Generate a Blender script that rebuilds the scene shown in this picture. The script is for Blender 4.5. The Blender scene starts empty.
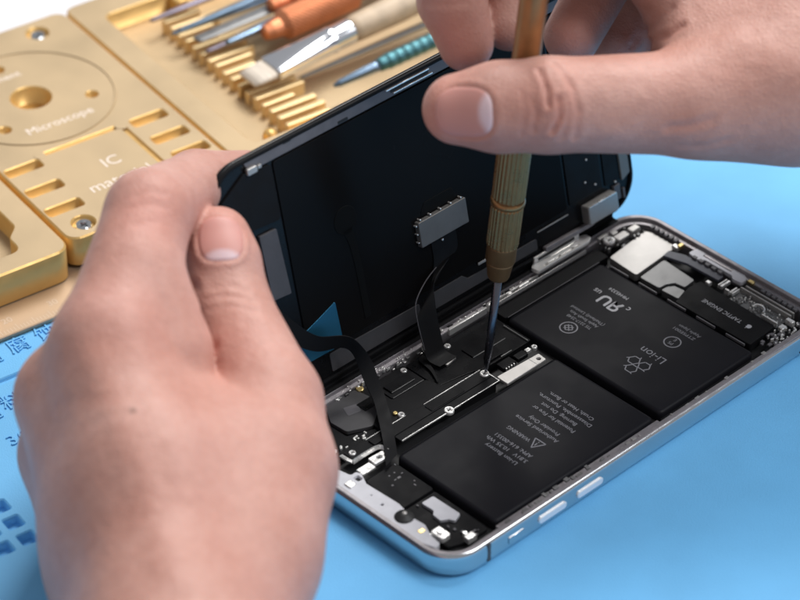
# Close-up of a pair of hands opening a phone on a blue work mat.  Authored in millimetres, built in metres.
import bpy, bmesh, math, random
import numpy as np
from mathutils import Vector, Matrix, geometry

MM = 0.001
random.seed(7)
scene = bpy.context.scene
COL = scene.collection
rad = math.radians

# ------------------------------------------------------------------ camera (solved from the phone's outline)
ELEV, CAM = rad(37.264), Vector((-39.03, -608.0, 493.58))
FPX = 3000.0                                   # focal length in pixels of an 800 px wide picture
D0 = 782.74                                    # distance of the plane through the world origin
RT = Vector((1, 0, 0)); FW = Vector((0, math.cos(ELEV), -math.sin(ELEV))); UP = Vector((0, math.sin(ELEV), math.cos(ELEV)))

def at(px, py, z):
    d = RT * ((px - 400) / FPX) - UP * ((py - 300) / FPX) + FW
    return CAM + d * ((z - CAM.z) / d.z)

def cv(px, py, d):                             # point d mm nearer than the origin's plane, camera axes (u, v, d)
    D = D0 - d
    return np.array([(px - 400) / FPX * D, -(py - 300) / FPX * D, d])

def c2w(q):
    q = np.asarray(q, float)
    D = D0 - q[..., 2]
    return (np.array(CAM) + q[..., 0:1] * np.array(RT) + q[..., 1:2] * np.array(UP) + D[..., None] * np.array(FW))

cd = bpy.data.cameras.new('camera'); cam = bpy.data.objects.new('camera', cd); COL.objects.link(cam)
cam.location = CAM * MM; cam.rotation_euler = (math.pi / 2 - ELEV, 0, 0)
cd.sensor_width = 36; cd.lens = 36 * FPX / 800; cd.clip_start = 0.01; cd.clip_end = 50
cd.dof.use_dof = True; cd.dof.focus_distance = (D0 - 4) * MM; cd.dof.aperture_fstop = 13
cd.dof.aperture_blades = 9
scene.camera = cam

# ------------------------------------------------------------------ materials
def mat(name, col, metal=0.0, rough=0.5, spec=0.5, vary=0.0, vscale=150, bump=0.0, bscale=800, rvary=0.0, coat=0.0, col2=None, stretch=None):
    m = bpy.data.materials.new(name); m.use_nodes = True
    nt = m.node_tree; N = nt.nodes; L = nt.links
    b = N['Principled BSDF']
    b.inputs['Base Color'].default_value = (*col, 1); b.inputs['Metallic'].default_value = metal
    b.inputs['Roughness'].default_value = rough; b.inputs['Specular IOR Level'].default_value = spec
    b.inputs['Coat Weight'].default_value = coat; b.inputs['Coat Roughness'].default_value = 0.08
    if vary or bump or rvary:
        tc = N.new('ShaderNodeTexCoord'); mp = N.new('ShaderNodeMapping'); L.new(tc.outputs['Object'], mp.inputs[0])
        if stretch: mp.inputs['Scale'].default_value = stretch
    if vary or rvary:
        n = N.new('ShaderNodeTexNoise'); n.inputs['Scale'].default_value = vscale; n.inputs['Detail'].default_value = 6
        L.new(mp.outputs[0], n.inputs['Vector'])
    if vary:
        r = N.new('ShaderNodeValToRGB'); c2 = col2 or tuple(c * (1 + vary) for c in col)
        r.color_ramp.elements[0].position = 0.3; r.color_ramp.elements[1].position = 0.7
        r.color_ramp.elements[0].color = (*[c * (1 - vary) for c in col], 1) if not col2 else (*col, 1)
        r.color_ramp.elements[1].color = (*c2, 1)
        L.new(n.outputs[0], r.inputs[0]); L.new(r.outputs[0], b.inputs['Base Color'])
    if rvary:
        mr = N.new('ShaderNodeMapRange'); mr.inputs[3].default_value = max(0.02, rough - rvary); mr.inputs[4].default_value = rough + rvary
        mr.inputs[1].default_value = 0.3; mr.inputs[2].default_value = 0.7
        L.new(n.outputs[0], mr.inputs[0]); L.new(mr.outputs[0], b.inputs['Roughness'])
    if bump:
        n2 = N.new('ShaderNodeTexNoise'); n2.inputs['Scale'].default_value = bscale; n2.inputs['Detail'].default_value = 4
        L.new(mp.outputs[0], n2.inputs['Vector'])
        bp = N.new('ShaderNodeBump'); bp.inputs['Strength'].default_value = bump; bp.inputs['Distance'].default_value = 0.0005
        L.new(n2.outputs[0], bp.inputs['Height']); L.new(bp.outputs[0], b.inputs['Normal'])
    return m

M = {}
M['mat'] = mat('blue_silicone', (0.160, 0.495, 0.86), rough=0.58, spec=0.35, vary=0.05, vscale=45, bump=0.25, bscale=2200)
M['table'] = mat('white_table', (0.72, 0.72, 0.76), rough=0.5, vary=0.02, vscale=20)
M['gold'] = mat('gold_anodised', (0.505, 0.378, 0.228), metal=0.58, rough=0.47, vary=0.05, vscale=50, bump=0.10, bscale=5000, rvary=0.06)
M['gold_cut'] = mat('gold_machined', (0.68, 0.43, 0.15), metal=0.5, rough=0.38, vary=0.05, vscale=200, rvary=0.08)
M['gold_lit'] = mat('gold_ridge', (0.80, 0.59, 0.31), metal=0.55, rough=0.36, vary=0.04, vscale=90)  # tray gold made lighter to show ridge tops catching the light
M['plate'] = mat('tan_plate', (0.52, 0.38, 0.26), metal=0.55, rough=0.45, vary=0.04, vscale=60, bump=0.08, bscale=5000)
M['mark'] = mat('faint_ruler', (0.62, 0.49, 0.38), rough=0.55)
M['engrave'] = mat('pale_engraving', (0.80, 0.69, 0.60), rough=0.6)
M['steel'] = mat('polished_steel', (0.56, 0.58, 0.60), metal=1, rough=0.16, rvary=0.05, vscale=300)
M['rim'] = mat('grey_rim', (0.32, 0.30, 0.315), metal=0.55, rough=0.42, vary=0.15, vscale=400, bump=0.1, bscale=3000)
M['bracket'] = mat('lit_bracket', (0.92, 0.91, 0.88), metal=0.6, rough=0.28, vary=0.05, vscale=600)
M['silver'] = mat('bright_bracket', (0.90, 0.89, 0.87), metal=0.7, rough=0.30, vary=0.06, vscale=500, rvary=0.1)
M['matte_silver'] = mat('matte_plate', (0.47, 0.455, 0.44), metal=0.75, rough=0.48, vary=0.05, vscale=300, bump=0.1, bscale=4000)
M['pale_plate'] = mat('pale_plate', (0.52, 0.52, 0.56), metal=0.3, rough=0.5, vary=0.05, vscale=400)
M['black'] = mat('black_cover', (0.009, 0.009, 0.010), rough=0.48, spec=0.11, rvary=0.1, vscale=200, bump=0.08, bscale=1500)
M['black_shiny'] = mat('black_gloss', (0.006, 0.006, 0.007), rough=0.26, spec=0.2, rvary=0.06, vscale=120)
M['black_flex'] = mat('black_flex', (0.007, 0.007, 0.008), rough=0.58, spec=0.14, rvary=0.08, vscale=200)
M['battery'] = mat('battery_wrap', (0.011, 0.011, 0.014), rough=0.46, spec=0.11, rvary=0.06, vscale=90, bump=0.10, bscale=160)
M['sensor_black'] = mat('sensor_black', (0.004, 0.004, 0.004), rough=0.7, spec=0.12)
M['dark'] = mat('dark_interior', (0.010, 0.010, 0.011), rough=0.6)
M['grey_dark'] = mat('dark_grey', (0.055, 0.053, 0.057), rough=0.5, vary=0.1, vscale=300)
M['grey_mid'] = mat('mid_grey', (0.12, 0.115, 0.125), rough=0.45, vary=0.12, vscale=300)
M['module'] = mat('module_can', (0.15, 0.145, 0.14), metal=0.35, rough=0.5, vary=0.12, vscale=200)
M['shield'] = mat('dull_shield', (0.20, 0.20, 0.20), metal=0.7, rough=0.4, vary=0.12, vscale=250, rvary=0.08)
M['flex_blue'] = mat('flex_blue', (0.075, 0.08, 0.105), rough=0.45, vary=.1, vscale=500)
M['foam_dark'] = mat('dark_foam', (0.075, 0.072, 0.08), rough=0.65, vary=.08, vscale=500)
M['film'] = mat('film_mat_reflection', (0.04, 0.21, 0.35), metal=0.7, rough=0.25)  # blue base colour paints in the mat's reflection on the film
M['foam_pale'] = mat('pale_foam', (0.22, 0.24, 0.24), rough=0.6)
M['print'] = mat('grey_print', (0.23, 0.23, 0.26), rough=0.5)
M['print_white'] = mat('white_print', (0.50, 0.50, 0.53), rough=0.5)
M['contact'] = mat('gold_contact', (0.80, 0.62, 0.28), metal=1, rough=0.3)
M['white_part'] = mat('white_bit', (0.75, 0.74, 0.72), rough=0.4)
M['rubber'] = mat('rubber', (0.02, 0.02, 0.02), rough=0.55)
M['brass'] = mat('brass', (0.34, 0.18, 0.072), metal=0.72, rough=0.30, vary=0.10, vscale=250, rvary=0.08, bump=0.05, bscale=2500)
M['brass_dull'] = mat('dull_brass', (0.26, 0.14, 0.06), metal=0.6, rough=0.45, vary=0.12, vscale=300)
M['brass_dark'] = mat('brass_dark', (0.30, 0.155, 0.062), metal=0.62, rough=0.36, vary=0.12, vscale=200)
M['shaft'] = mat('shaft_steel', (0.14, 0.145, 0.17), metal=1, rough=0.28, rvary=0.06, vscale=400)
M['copper'] = mat('copper_anodised', (0.66, 0.25, 0.12), metal=0.75, rough=0.42, vary=0.08, vscale=400)
M['wood'] = mat('pale_wood', (0.55, 0.42, 0.29), rough=0.5, vary=0.15, vscale=120, stretch=(0.15, 2, 2))
M['bristle'] = mat('bristles', (0.62, 0.54, 0.45), rough=0.6, vary=0.25, vscale=900, stretch=(0.05, 1, 1))
M['ferrule'] = mat('ferrule', (0.80, 0.82, 0.86), metal=1, rough=0.14)
M['teal'] = mat('teal_anodised', (0.09, 0.23, 0.26), metal=0.75, rough=0.42, vary=0.1, vscale=300)
M['bluesteel'] = mat('blue_steel', (0.20, 0.28, 0.38), metal=0.9, rough=0.3, vary=0.1, vscale=200)
M['purple'] = mat('grey_violet', (0.24, 0.21, 0.26), metal=0.7, rough=0.38, vary=0.1, vscale=200)
M['button'] = mat('button_metal', (0.88, 0.89, 0.92), metal=0.35, rough=0.35)
M['nail'] = None

# ------------------------------------------------------------------ mesh helpers
def rrect(w, h, r, n=8, cx=0, cy=0, ang=0):
    r = max(min(r, w / 2 - 1e-3, h / 2 - 1e-3), 0.01)
    out = []
    for (sx, sy, a0) in ((1, 1, 0), (-1, 1, 90), (-1, -1, 180), (1, -1, 270)):
        for k in range(n + 1):
            a = rad(a0 + 90 * k / n)
            out.append((sx * (w / 2 - r) + r * math.cos(a), sy * (h / 2 - r) + r * math.sin(a)))
    c, s = math.cos(ang), math.sin(ang)
    return [(cx + c * x - s * y, cy + s * x + c * y) for x, y in out]

def circ(cx, cy, r, n=28, a0=0):
    return [(cx + r * math.cos(2 * math.pi * k / n + a0), cy + r * math.sin(2 * math.pi * k / n + a0)) for k in range(n)]

def area2(p): return sum(p[i][0] * p[(i + 1) % len(p)][1] - p[(i + 1) % len(p)][0] * p[i][1] for i in range(len(p)))
def ccw(p): return list(p) if area2(p) > 0 else list(p)[::-1]

def roundpoly(pts, r, n=5):
    pts = ccw(pts); out = []; N = len(pts)
    for i in range(N):
        p0, p1, p2 = Vector(pts[i - 1]), Vector(pts[i]), Vector(pts[(i + 1) % N])
        a = (p0 - p1); b = (p2 - p1); la, lb = a.length, b.length; a.normalize(); b.normalize()
        cosang = max(-1, min(1, a.dot(b))); half = math.acos(cosang) / 2
        d = min(r / max(math.tan(half), 1e-3), la * 0.45, lb * 0.45)
        s, e = p1 + a * d, p1 + b * d
        for k in range(n + 1):
            t = k / n
            out.append(tuple((1 - t) ** 2 * s + 2 * t * (1 - t) * p1 + t * t * e))
    return out

def offset(pts, d):                            # + = outwards for ccw
    N = len(pts); out = []
    for i in range(N):
        a, b, c = Vector(pts[i - 1]), Vector(pts[i]), Vector(pts[(i + 1) % N])
        e1 = (b - a); e2 = (c - b)
        if e1.length < 1e-6: e1 = e2
        if e2.length < 1e-6: e2 = e1
        n1 = Vector((e1.y, -e1.x)).normalized(); n2 = Vector((e2.y, -e2.x)).normalized()
        n = (n1 + n2); n = n.normalized() if n.length > 1e-6 else n1
        k = 1 / max(0.5, n.dot(n1))
        out.append(tuple(b + n * d * k))
    return out

class MB:
    def __init__(s): s.bm = bmesh.new(); s.X = Matrix.Identity(4)
    def v(s, p): return s.bm.verts.new(s.X @ Vector(p))
    def f(s, vs, mi=0, smooth=False):
        try: fc = s.bm.faces.new(vs)
        except ValueError: return None
        fc.material_index = mi; fc.smooth = smooth; return fc
    def loop(s, pts, z): return [s.v((p[0], p[1], z)) for p in pts]
    def strip(s, A, B, mi=0, smooth=False):
        n = len(A)
        for i in range(n): s.f((A[i], A[(i + 1) % n], B[(i + 1) % n], B[i]), mi, smooth)
    def prism(s, pts, z0, z1, ch=0.0, mi=0, bottom=False, smooth=False):
        pts = ccw(pts)
        if ch > 0:
            ch = min(ch, (z1 - z0) * 0.49)
            a = s.loop(pts, z0); b = s.loop(pts, z1 - ch); c = s.loop(offset(pts, -ch * 0.35), z1 - ch * 0.3); d = s.loop(offset(pts, -ch), z1)
            s.strip(a, b, mi, smooth); s.strip(b, c, mi, True); s.strip(c, d, mi, True); top = d
        else:
            a = s.loop(pts, z0); top = s.loop(pts, z1); s.strip(a, top, mi, smooth)
        s.f(top, mi)
        if bottom: s.f(a[::-1], mi)
        return s
    def box(s, x0, y0, z0, x1, y1, z1, ch=0.1, mi=0, r=0.0, ang=0.0, bottom=True):
        w, h = abs(x1 - x0), abs(y1 - y0)
        pts = rrect(w, h, r, 5, 0, 0) if r > 0 else [(-w / 2, -h / 2), (w / 2, -h / 2), (w / 2, h / 2), (-w / 2, h / 2)]
        c, q = math.cos(ang), math.sin(ang); cx, cy = (x0 + x1) / 2, (y0 + y1) / 2
        pts = [(cx + c * x - q * y, cy + q * x + c * y) for x, y in pts]
        return s.prism(pts, z0, z1, min(ch, w * 0.3, h * 0.3), mi, bottom)
    def slab(s, outer, z0, z1, holes=(), ch=0.3, mi=0, mi_wall=0, bottom=False):
        """plate with chamfered pockets: holes = [(loop, depth, floor material)]; depth None = through"""
        outer = ccw(outer)
        a = s.loop(outer, z0); b = s.loop(outer, z1 - ch); c = s.loop(offset(outer, -ch), z1)
        s.strip(a, b, mi_wall, True); s.strip(b, c, mi_wall, False)
        if bottom: s.f(a[::-1], mi_wall)
        edges = []
        def loop_edges(L):
            for i in range(len(L)):
                e = s.bm.edges.get((L[i], L[(i + 1) % len(L)])) or s.bm.edges.new((L[i], L[(i + 1) % len(L)])); edges.append(e)
        loop_edges(c)
        for hl, dep, fm in holes:
            hl = ccw(hl); hc = min(ch * 0.8, 0.35)
            h0 = s.loop(offset(hl, hc), z1); h1 = s.loop(hl, z1 - hc)
            zb = z0 if dep is None else z1 - dep
            h2 = s.loop(hl, zb)
            s.strip(h1, h0, mi_wall, False); s.strip(h2, h1, mi_wall, True)
            if dep is not None: s.f(h2, fm)
            loop_edges(h0)
        r = bmesh.ops.triangle_fill(s.bm, use_beauty=True, use_dissolve=False, edges=edges, normal=(0, 0, 1))
        for g in r['geom']:
            if isinstance(g, bmesh.types.BMFace): g.material_index = mi
        return s
    def tube(s, pts, r, n=10, mi=0, cap=True, flat=1.0, up=(0, 0, 1)):
        pts = [Vector(p) for p in pts]; R = r if isinstance(r, (list, tuple)) else [r] * len(pts)
        prev = None; rings = []
        for i, p in enumerate(pts):
            t = (pts[min(i + 1, len(pts) - 1)] - pts[max(i - 1, 0)]).normalized()
            u = Vector(up); x = t.cross(u)
            if x.length < 1e-3: x = t.cross(Vector((1, 0, 0)))
            x.normalize(); y = x.cross(t).normalized()
            ring = [s.v(p + x * R[i] * math.cos(2 * math.pi * k / n) + y * R[i] * flat * math.sin(2 * math.pi * k / n)) for k in range(n)]
            if prev: s.strip(prev, ring, mi, True)
            rings.append(ring); prev = ring
        if cap: s.f(rings[0][::-1], mi); s.f(rings[-1], mi)
        return s
    def ribbon(s, pts, wdir, width, th=0.18, mi=0):
        """flat flex: path, width direction per point (or one), width per point (or one)"""
        pts = [Vector(p) for p in pts]; n = len(pts)
        Wd = [Vector(w).normalized() for w in (wdir if isinstance(wdir, list) else [wdir] * n)]
        Wi = width if isinstance(width, list) else [width] * n
        def cr(P):                              # Catmull-Rom refine
            out = []
            for i in range(n - 1):
                p0, p1, p2, p3 = P[max(i - 1, 0)], P[i], P[i + 1], P[min(i + 2, n - 1)]
                for k in range(14):
                    t = k / 14
                    out.append(0.5 * ((2 * p1) + (p2 - p0) * t + (2 * p0 - 5 * p1 + 4 * p2 - p3) * t * t + (3 * p1 - p0 - 3 * p2 + p3) * t ** 3))
            return out + [P[-1]]
        P = cr(pts); W = [w.normalized() for w in cr(Wd)]; wi = [w.x for w in cr([Vector((w, 0, 0)) for w in Wi])]
        prev = None
        for i, p in enumerate(P):
            t = (P[min(i + 1, len(P) - 1)] - P[max(i - 1, 0)]).normalized()
            nn = t.cross(W[i]).normalized() * th / 2; w = W[i] * wi[i] / 2
            ring = [s.v(p - w - nn), s.v(p + w - nn), s.v(p + w + nn), s.v(p - w + nn)]
            if prev:
                s.strip(prev, ring, mi, True)
                for a_, b_ in zip(prev, ring):
                    e_ = s.bm.edges.get((a_, b_))
                    if e_: e_.smooth = False
            else: s.f(ring[::-1], mi)
            prev = ring
        s.f(prev, mi); return s
    def lathe(s, prof, n=32, mi=0, smooth=True, ripple=None, mis=None):
        """prof = [(r, z)] along local z"""
        prev = None
        for j, (r, z) in enumerate(prof):
            ring = []
            for k in range(n):
                rr = r + (ripple(k, j) if ripple else 0)
                a = 2 * math.pi * k / n
                ring.append(s.v((rr * math.cos(a), rr * math.sin(a), z)))
            if prev: s.strip(prev, ring, mis[j - 1] if mis else mi, smooth)
            else: s.f(ring[::-1], mis[0] if mis else mi)
            prev = ring
        s.f(prev, mis[-1] if mis else mi); return s
    def screw(s, x, y, z, r=1.0, mi=0, mdark=0):
        cross = []
        for k in range(4):
            a = k * math.pi / 2 + 0.4
            for (l, w) in ((r * 0.55, -r * 0.12), (r * 0.55, r * 0.12), (r * 0.17, r * 0.17)):
                cross.append((x + l * math.cos(a) - w * math.sin(a), y + l * math.sin(a) + w * math.cos(a)))
        s.slab(circ(x, y, r, 24), z - 1.0, z, [(cross, r * 0.3, mdark)], ch=r * 0.15, mi=mi, mi_wall=mi); return s
    def build(s, name, mats, parent=None, sharp=True):
        bmesh.ops.remove_doubles(s.bm, verts=s.bm.verts, dist=1e-5)
        bmesh.ops.recalc_face_normals(s.bm, faces=s.bm.faces)
        bmesh.ops.scale(s.bm, vec=(MM,) * 3, verts=s.bm.verts)
        me = bpy.data.meshes.new(name); s.bm.to_mesh(me); s.bm.free()
        for m in (mats if isinstance(mats, (list, tuple)) else [mats]): me.materials.append(M[m])
        o = bpy.data.objects.new(name, me); COL.objects.link(o)
        if parent: o.parent = parent
        return o

_texts = []
def text_mesh(mb, txt, x, y, z, size, ang=0.0, ext=0.01, mi=0, align='CENTER', sx=1.0, width=None):
    """add lettering to a mesh builder: baseline direction ang, lying in the local xy plane"""
    c = bpy.data.curves.new('text', 'FONT'); c.body = txt; c.size = 1; c.align_x = align; c.align_y = 'CENTER'
    c.resolution_u = 3; c.extrude = 0.0
    o = bpy.data.objects.new('text', c); COL.objects.link(o)
    bpy.context.view_layer.update()
    me = bpy.data.meshes.new_from_object(o.evaluated_get(bpy.context.evaluated_depsgraph_get()))
    bpy.data.objects.remove(o); bpy.data.curves.remove(c)
    if width:
        xs = [v.co.x for v in me.vertices]; sx = width / ((max(xs) - min(xs)) * size)
    ca, sa = math.cos(ang), math.sin(ang)
    t = bmesh.new(); t.from_mesh(me); bpy.data.meshes.remove(me)
    bmesh.ops.remove_doubles(t, verts=t.verts, dist=1e-4)
    vm = {}
    top = {}
    for v in t.verts:
        lx, ly = v.co.x * size * sx, v.co.y * size
        top[v] = mb.v((x + ca * lx - sa * ly, y + sa * lx + ca * ly, z + ext))
        vm[v] = mb.v((x + ca * lx - sa * ly, y + sa * lx + ca * ly, z - 0.02))
    for f in t.faces: mb.f([top[v] for v in f.verts], mi)
    for e in t.edges:
        if len(e.link_faces) == 1:
            a, b = e.verts; mb.f((top[a], top[b], vm[b], vm[a]), mi)
    t.free()

def ringline(mb, cx, cy, r, w, z, mi=0, n=40, a0=0, a1=360):
    prev = None
    closed = (a1 - a0) >= 360
    vs = []
    for k in range(n + (0 if closed else 1)):
        a = rad(a0 + (a1 - a0) * k / n)
        vs.append((mb.v((cx + (r - w / 2) * math.cos(a), cy + (r - w / 2) * math.sin(a), z)), mb.v((cx + (r + w / 2) * math.cos(a), cy + (r + w / 2) * math.sin(a), z))))
    m = len(vs)
    for i in range(m if closed else m - 1):
        a, b = vs[i], vs[(i + 1) % m]; mb.f((a[0], a[1], b[1], b[0]), mi)

def stroke(mb, pts, w, z, mi=0, closed=False):
    P = [Vector(p) for p in pts]; n = len(P)
    for i in range(n if closed else n - 1):
        a, b = P[i], P[(i + 1) % n]; d = (b - a).normalized(); q = Vector((-d.y, d.x)) * w / 2
        mb.f([mb.v((*(p), z)) for p in (a - q, b - q, b + q, a + q)], mi)

def empty(name, loc=(0, 0, 0), mtx=None):
    o = bpy.data.objects.new(name, None); o.empty_display_size = 0.01; COL.objects.link(o)
    if mtx is not None:
        m = mtx.copy(); m.translation = m.translation * MM; o.matrix_world = m
    else: o.location = Vector(loc) * MM
    return o

def tag(o, label=None, cat=None, group=None, kind=None):
    if label: o['label'] = label
    if cat: o['category'] = cat
    if group: o['group'] = group
    if kind: o['kind'] = kind
    return o

# ------------------------------------------------------------------ frames of reference
PA = rad(43.912)                                # phone axes in the world
PH = Matrix.Rotation(PA - math.pi / 2 * 0, 4, 'Z')
# phone local (x along length, y across) -> world : rotate so that world = R(-angle) ; verified against the outline
PHM = Matrix.Rotation(PA, 4, 'Z') @ Matrix.Translation((-71.8, -35.45, 0))
GA = rad(35.0); GO = Vector((-130.0, 54.0, 0))  # gold work station axes
GM = Matrix.Translation(GO) @ Matrix.Rotation(GA, 4, 'Z')
GI = GM.inverted()
def gab(px, py, z):
    q = GI @ at(px, py, z); return (q.x, q.y)

# ================================================================== TABLE AND MAT
mb = MB(); mb.box(-900, -700, -30, 1100, 900, -3.2, ch=2)
tag(mb.build('table', 'table'), kind='structure')

mroot = empty('work_mat', mtx=GM)
tag(mroot, 'large blue silicone work mat under the phone and gold station', 'mat')
mb = MB()
pk = []
q0 = Vector(gab(13.5, 522, 0)); q1 = Vector(gab(28, 537.5, 0)); q2 = Vector(gab(7, 550.5, 0))
PB, PX = (q0 - q1).length, (q1 - q2).length
for i in range(-7, 1):
    for j in range(-1, 4):
        pk.append((rrect(4.3, 4.3, 0.5, 3, q0.x + i * PX, q0.y + j * PB), 2.7, 0))
gb = gab(10, 378, 0)[1]
pk.append((rrect(150, 1.9, 0.5, 3, -75 + 30, gb), 1.0, 0))
mb.slab(rrect(720, 520, 12, 8, 160, -160), -3.2, 0, pk, ch=0.6, bottom=True)
mb.build('mat_sheet', 'mat', mroot)
mb = MB()
def mat_text(txt, px, py, size, sx=1.0):
    a, b = gab(px, py, 0); text_mesh(mb, txt, a, b, 0, size, 0, ext=0.42, sx=sx)
mat_text('耐', -8, 359, 6.6); mat_text('腐', 19, 346, 6.6); mat_text('蚀', 47, 333.5, 6.6); mat_text('一', 72, 323, 6.6)
mat_text('材', -8, 415, 6.6); mat_text('料', 13, 402, 6.6); mat_text('3', 13, 441, 5.6); mat_text('0', 24, 436, 5.6)
mb.build('raised_lettering', 'mat', mroot)

# ================================================================== GOLD STATION
def gplate(a0, b0, a1, b1, r): return rrect(a1 - a0, b1 - b0, r, 6, (a0 + a1) / 2, (b0 + b1) / 2)
base = empty('base_plate', mtx=GM); tag(base, 'thin tan metal base plate lying under the gold blocks', 'metal plate')
PZ = 1.6
mb = MB(); mb.slab(gplate(-90, -17.5, 188, 100.5, 3), 0.02, PZ, (), ch=0.25, bottom=True); mb.build('plate', 'plate', base)
mb = MB()
for k in range(0, 160):
    a = -80 + k * 1.0
    l = 1.6 if k % 5 else 2.6
    mb.f([mb.v(p) for p in ((a, -16.8, PZ + .02), (a + .22, -16.8, PZ + .02), (a + .22, -16.8 + l, PZ + .02), (a, -16.8 + l, PZ + .02))])
for k, n in enumerate(('10', '20', '30', '40')): text_mesh(mb, n, -40 + k * 14, -11.8, PZ, 3.2, 0, 0.02)
mb.build('ruler_marks', 'mark', base)
ZT = 12.0; Z0 = PZ + 1.2
def feet(mb, spots, mi=0):
    for a, b in spots: mb.prism(circ(a, b, 3.2, 20), PZ + 0.01, Z0 + 0.3, 0, mi)

# --- block with the round seat and IC pockets
blk = empty('fixture_block', mtx=GM); tag(blk, 'gold metal block engraved Microscope with round seat and small rectangular pockets', 'holder')
H = []
for b0 in (32.8, 21.0, 10.0): H.append((rrect(11, 4.0, 0.9, 4, 6.2, b0 + 2), 4.2, 1))
for a0, b0 in ((48.3, 36.6), (48.8, 25.7), (49.6, 15.8)): H.append((rrect(11.2, 4.0, 0.9, 4, a0, b0), 4.2, 1))
cc = gab(31, 97.5, ZT)
H.append((circ(cc[0], cc[1], 5.9, 36), 6, 1))
for px, py in ((92, 94), (5, 130), (-2, 70), (50, 48)):
    if (px, py) == (50, 48): continue
    a, b = gab(px, py, ZT); H.append((circ(a, b, 1.75, 18), 3, 1))
s1 = gab(83.5, 222, ZT); s2 = gab(37.5, 33, ZT)
for a, b in (s1, s2): H.append((circ(a, b, 3.3, 24), 1.6, 1))
g = 0.55                                         # engraved L-shaped groove with round ends
H.append((roundpoly([(13, 37.2), (39.2, 37.2), (39.2, 37.2 - 30), (40.4, 37.2 - 30), (40.4, 38.5), (13, 38.5)], 0.25, 2), 0.7, 1))
H = [h for h in H]
mb = MB(); mb.slab(rrect(57.4, 105, 4.0, 6, 28.3, 49.5), Z0, ZT, H, ch=0.45, mi=0, mi_wall=1)
feet(mb, [(6, 2), (50, 2), (6, 96), (50, 96)], 1)
mb.build('block_body', ['gold', 'gold_cut'], blk)
for a, r in ((13, 1.7), (39.8, 2.0)):
    mb = MB(); mb.prism(circ(a, 37.85, r, 20), ZT - 0.3, ZT + .12, 0.1); mb.build('round_stud', 'gold', blk)
mb = MB()
n = 72                                            # raised ring around the seat
prev = None
for r, z in ((24.9, ZT - .02), (24.75, ZT + .38), (24.3, ZT + .38), (24.1, ZT + .02)):
    L = mb.loop(circ(cc[0], cc[1], r, n), z)
    if prev: mb.strip(prev, L, 0, False)
    prev = L
mb.build('seat_ring', 'gold', blk)
mb = MB()
mb.bm.free()
for txt, px, py, sz in (('Microscope', 60, 121, 4.6), ('Equipment', -6, 82, 4.0), ('IC', 111, 161, 6.2), ('material', 121, 178, 6.2)):
    mb = MB(); a, b = gab(px, py, ZT); text_mesh(mb, txt, a, b, ZT, sz, 0, .02); mb.build('engraved_text', 'engrave', blk)
for a, b in (s1, s2):
    mb = MB(); mb.screw(a, b, ZT - 0.5, 2.4, 0, 1); mb.build('screw', ['steel', 'dark'], blk)

# --- small block at the left edge
sb = empty('fixture_block', mtx=GM); tag(sb, 'gold metal block with a cut-out pocket at the left picture edge', 'holder')
mb = MB()
hole = roundpoly([(-9.5, 30), (-9.5, 12), (-13.5, 8), (-13.5, 1.5), (-45, 1.5), (-45, 30)], 3.2, 6)
mb.slab(roundpoly([(-1.6, -5.6), (-1.6, 95), (-80, 95), (-80, -5.6)], 5.0, 7), Z0 - 0.9, ZT, [(hole, 6.5, 0)], ch=0.5, mi=0, mi_wall=1)
feet(mb, [(-8, 2), (-70, 2)], 1)
mb.build('block_body', ['gold', 'gold_cut'], sb)

# --- tool tray
tr = empty('tool_tray', mtx=GM); tag(tr, 'gold metal tool tray with a row of slots holding tools', 'tray')
mb = MB()
A0, A1, TB0, TB1 = 57.6, 186, -8.0, 102.5
well = roundpoly([(66, 8.5), (178, 8.5), (178, 92), (66, 92)], 3.0, 6)
FZ = 5.6
mb.slab(roundpoly([(A0, TB0), (A1, TB0), (A1, TB1), (A0, TB1)], 4, 6), Z0, ZT, [(well, ZT - FZ, 0)], ch=0.5, mi=0, mi_wall=1)
feet(mb, [(64, 0), (180, 0), (64, 98), (180, 98)], 1)
mb.build('tray_body', ['gold', 'gold_cut'], tr)
RB = [13.6 + 4.25 * i for i in range(17)]
rg = random.Random(5)
for i, b in enumerate(RB):                        # rounded ridges between the slots
    mb = MB(); L1 = 94 + rg.uniform(-2.5, 4); wd = 1.05 if i % 3 else .85; zt = FZ + 4.2 + rg.uniform(-.3, .3)
    mb.box(80.4, b - wd, FZ - 0.02, L1, b + wd, zt, ch=.38, r=.5)
    mb.build('ridge', 'gold_lit', tr)
mb = MB(); mb.lathe([(2.2, FZ - .02), (2.2, FZ + 2.2), (1.9, FZ + 3.2), (1.0, FZ + 3.9), (0.1, FZ + 4.0)], 20)
for v in mb.bm.verts: v.co += Vector((75.5, 14.5, 0))
mb.build('peg', 'gold_cut', tr)
mb = MB(); mb.box(88.5, 86.2, FZ - .02, 92.0, 91.9, ZT - .3, ch=.6); mb.build('divider', 'gold_cut', tr)

# ================================================================== TOOLS IN THE TRAY
def axis_mtx(p0, p1):
    z = (Vector(p1) - Vector(p0)).normalized(); x = z.cross(Vector((0, 0, 1))).normalized(); y = z.cross(x)
    m = Matrix((x, y, z)).transposed().to_4x4(); m.translation = Vector(p0); return m

def tool_root(name, p0, p1, label, cat):
    o = empty(name, mtx=axis_mtx(p0, p1)); return tag(o, label, cat)

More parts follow.
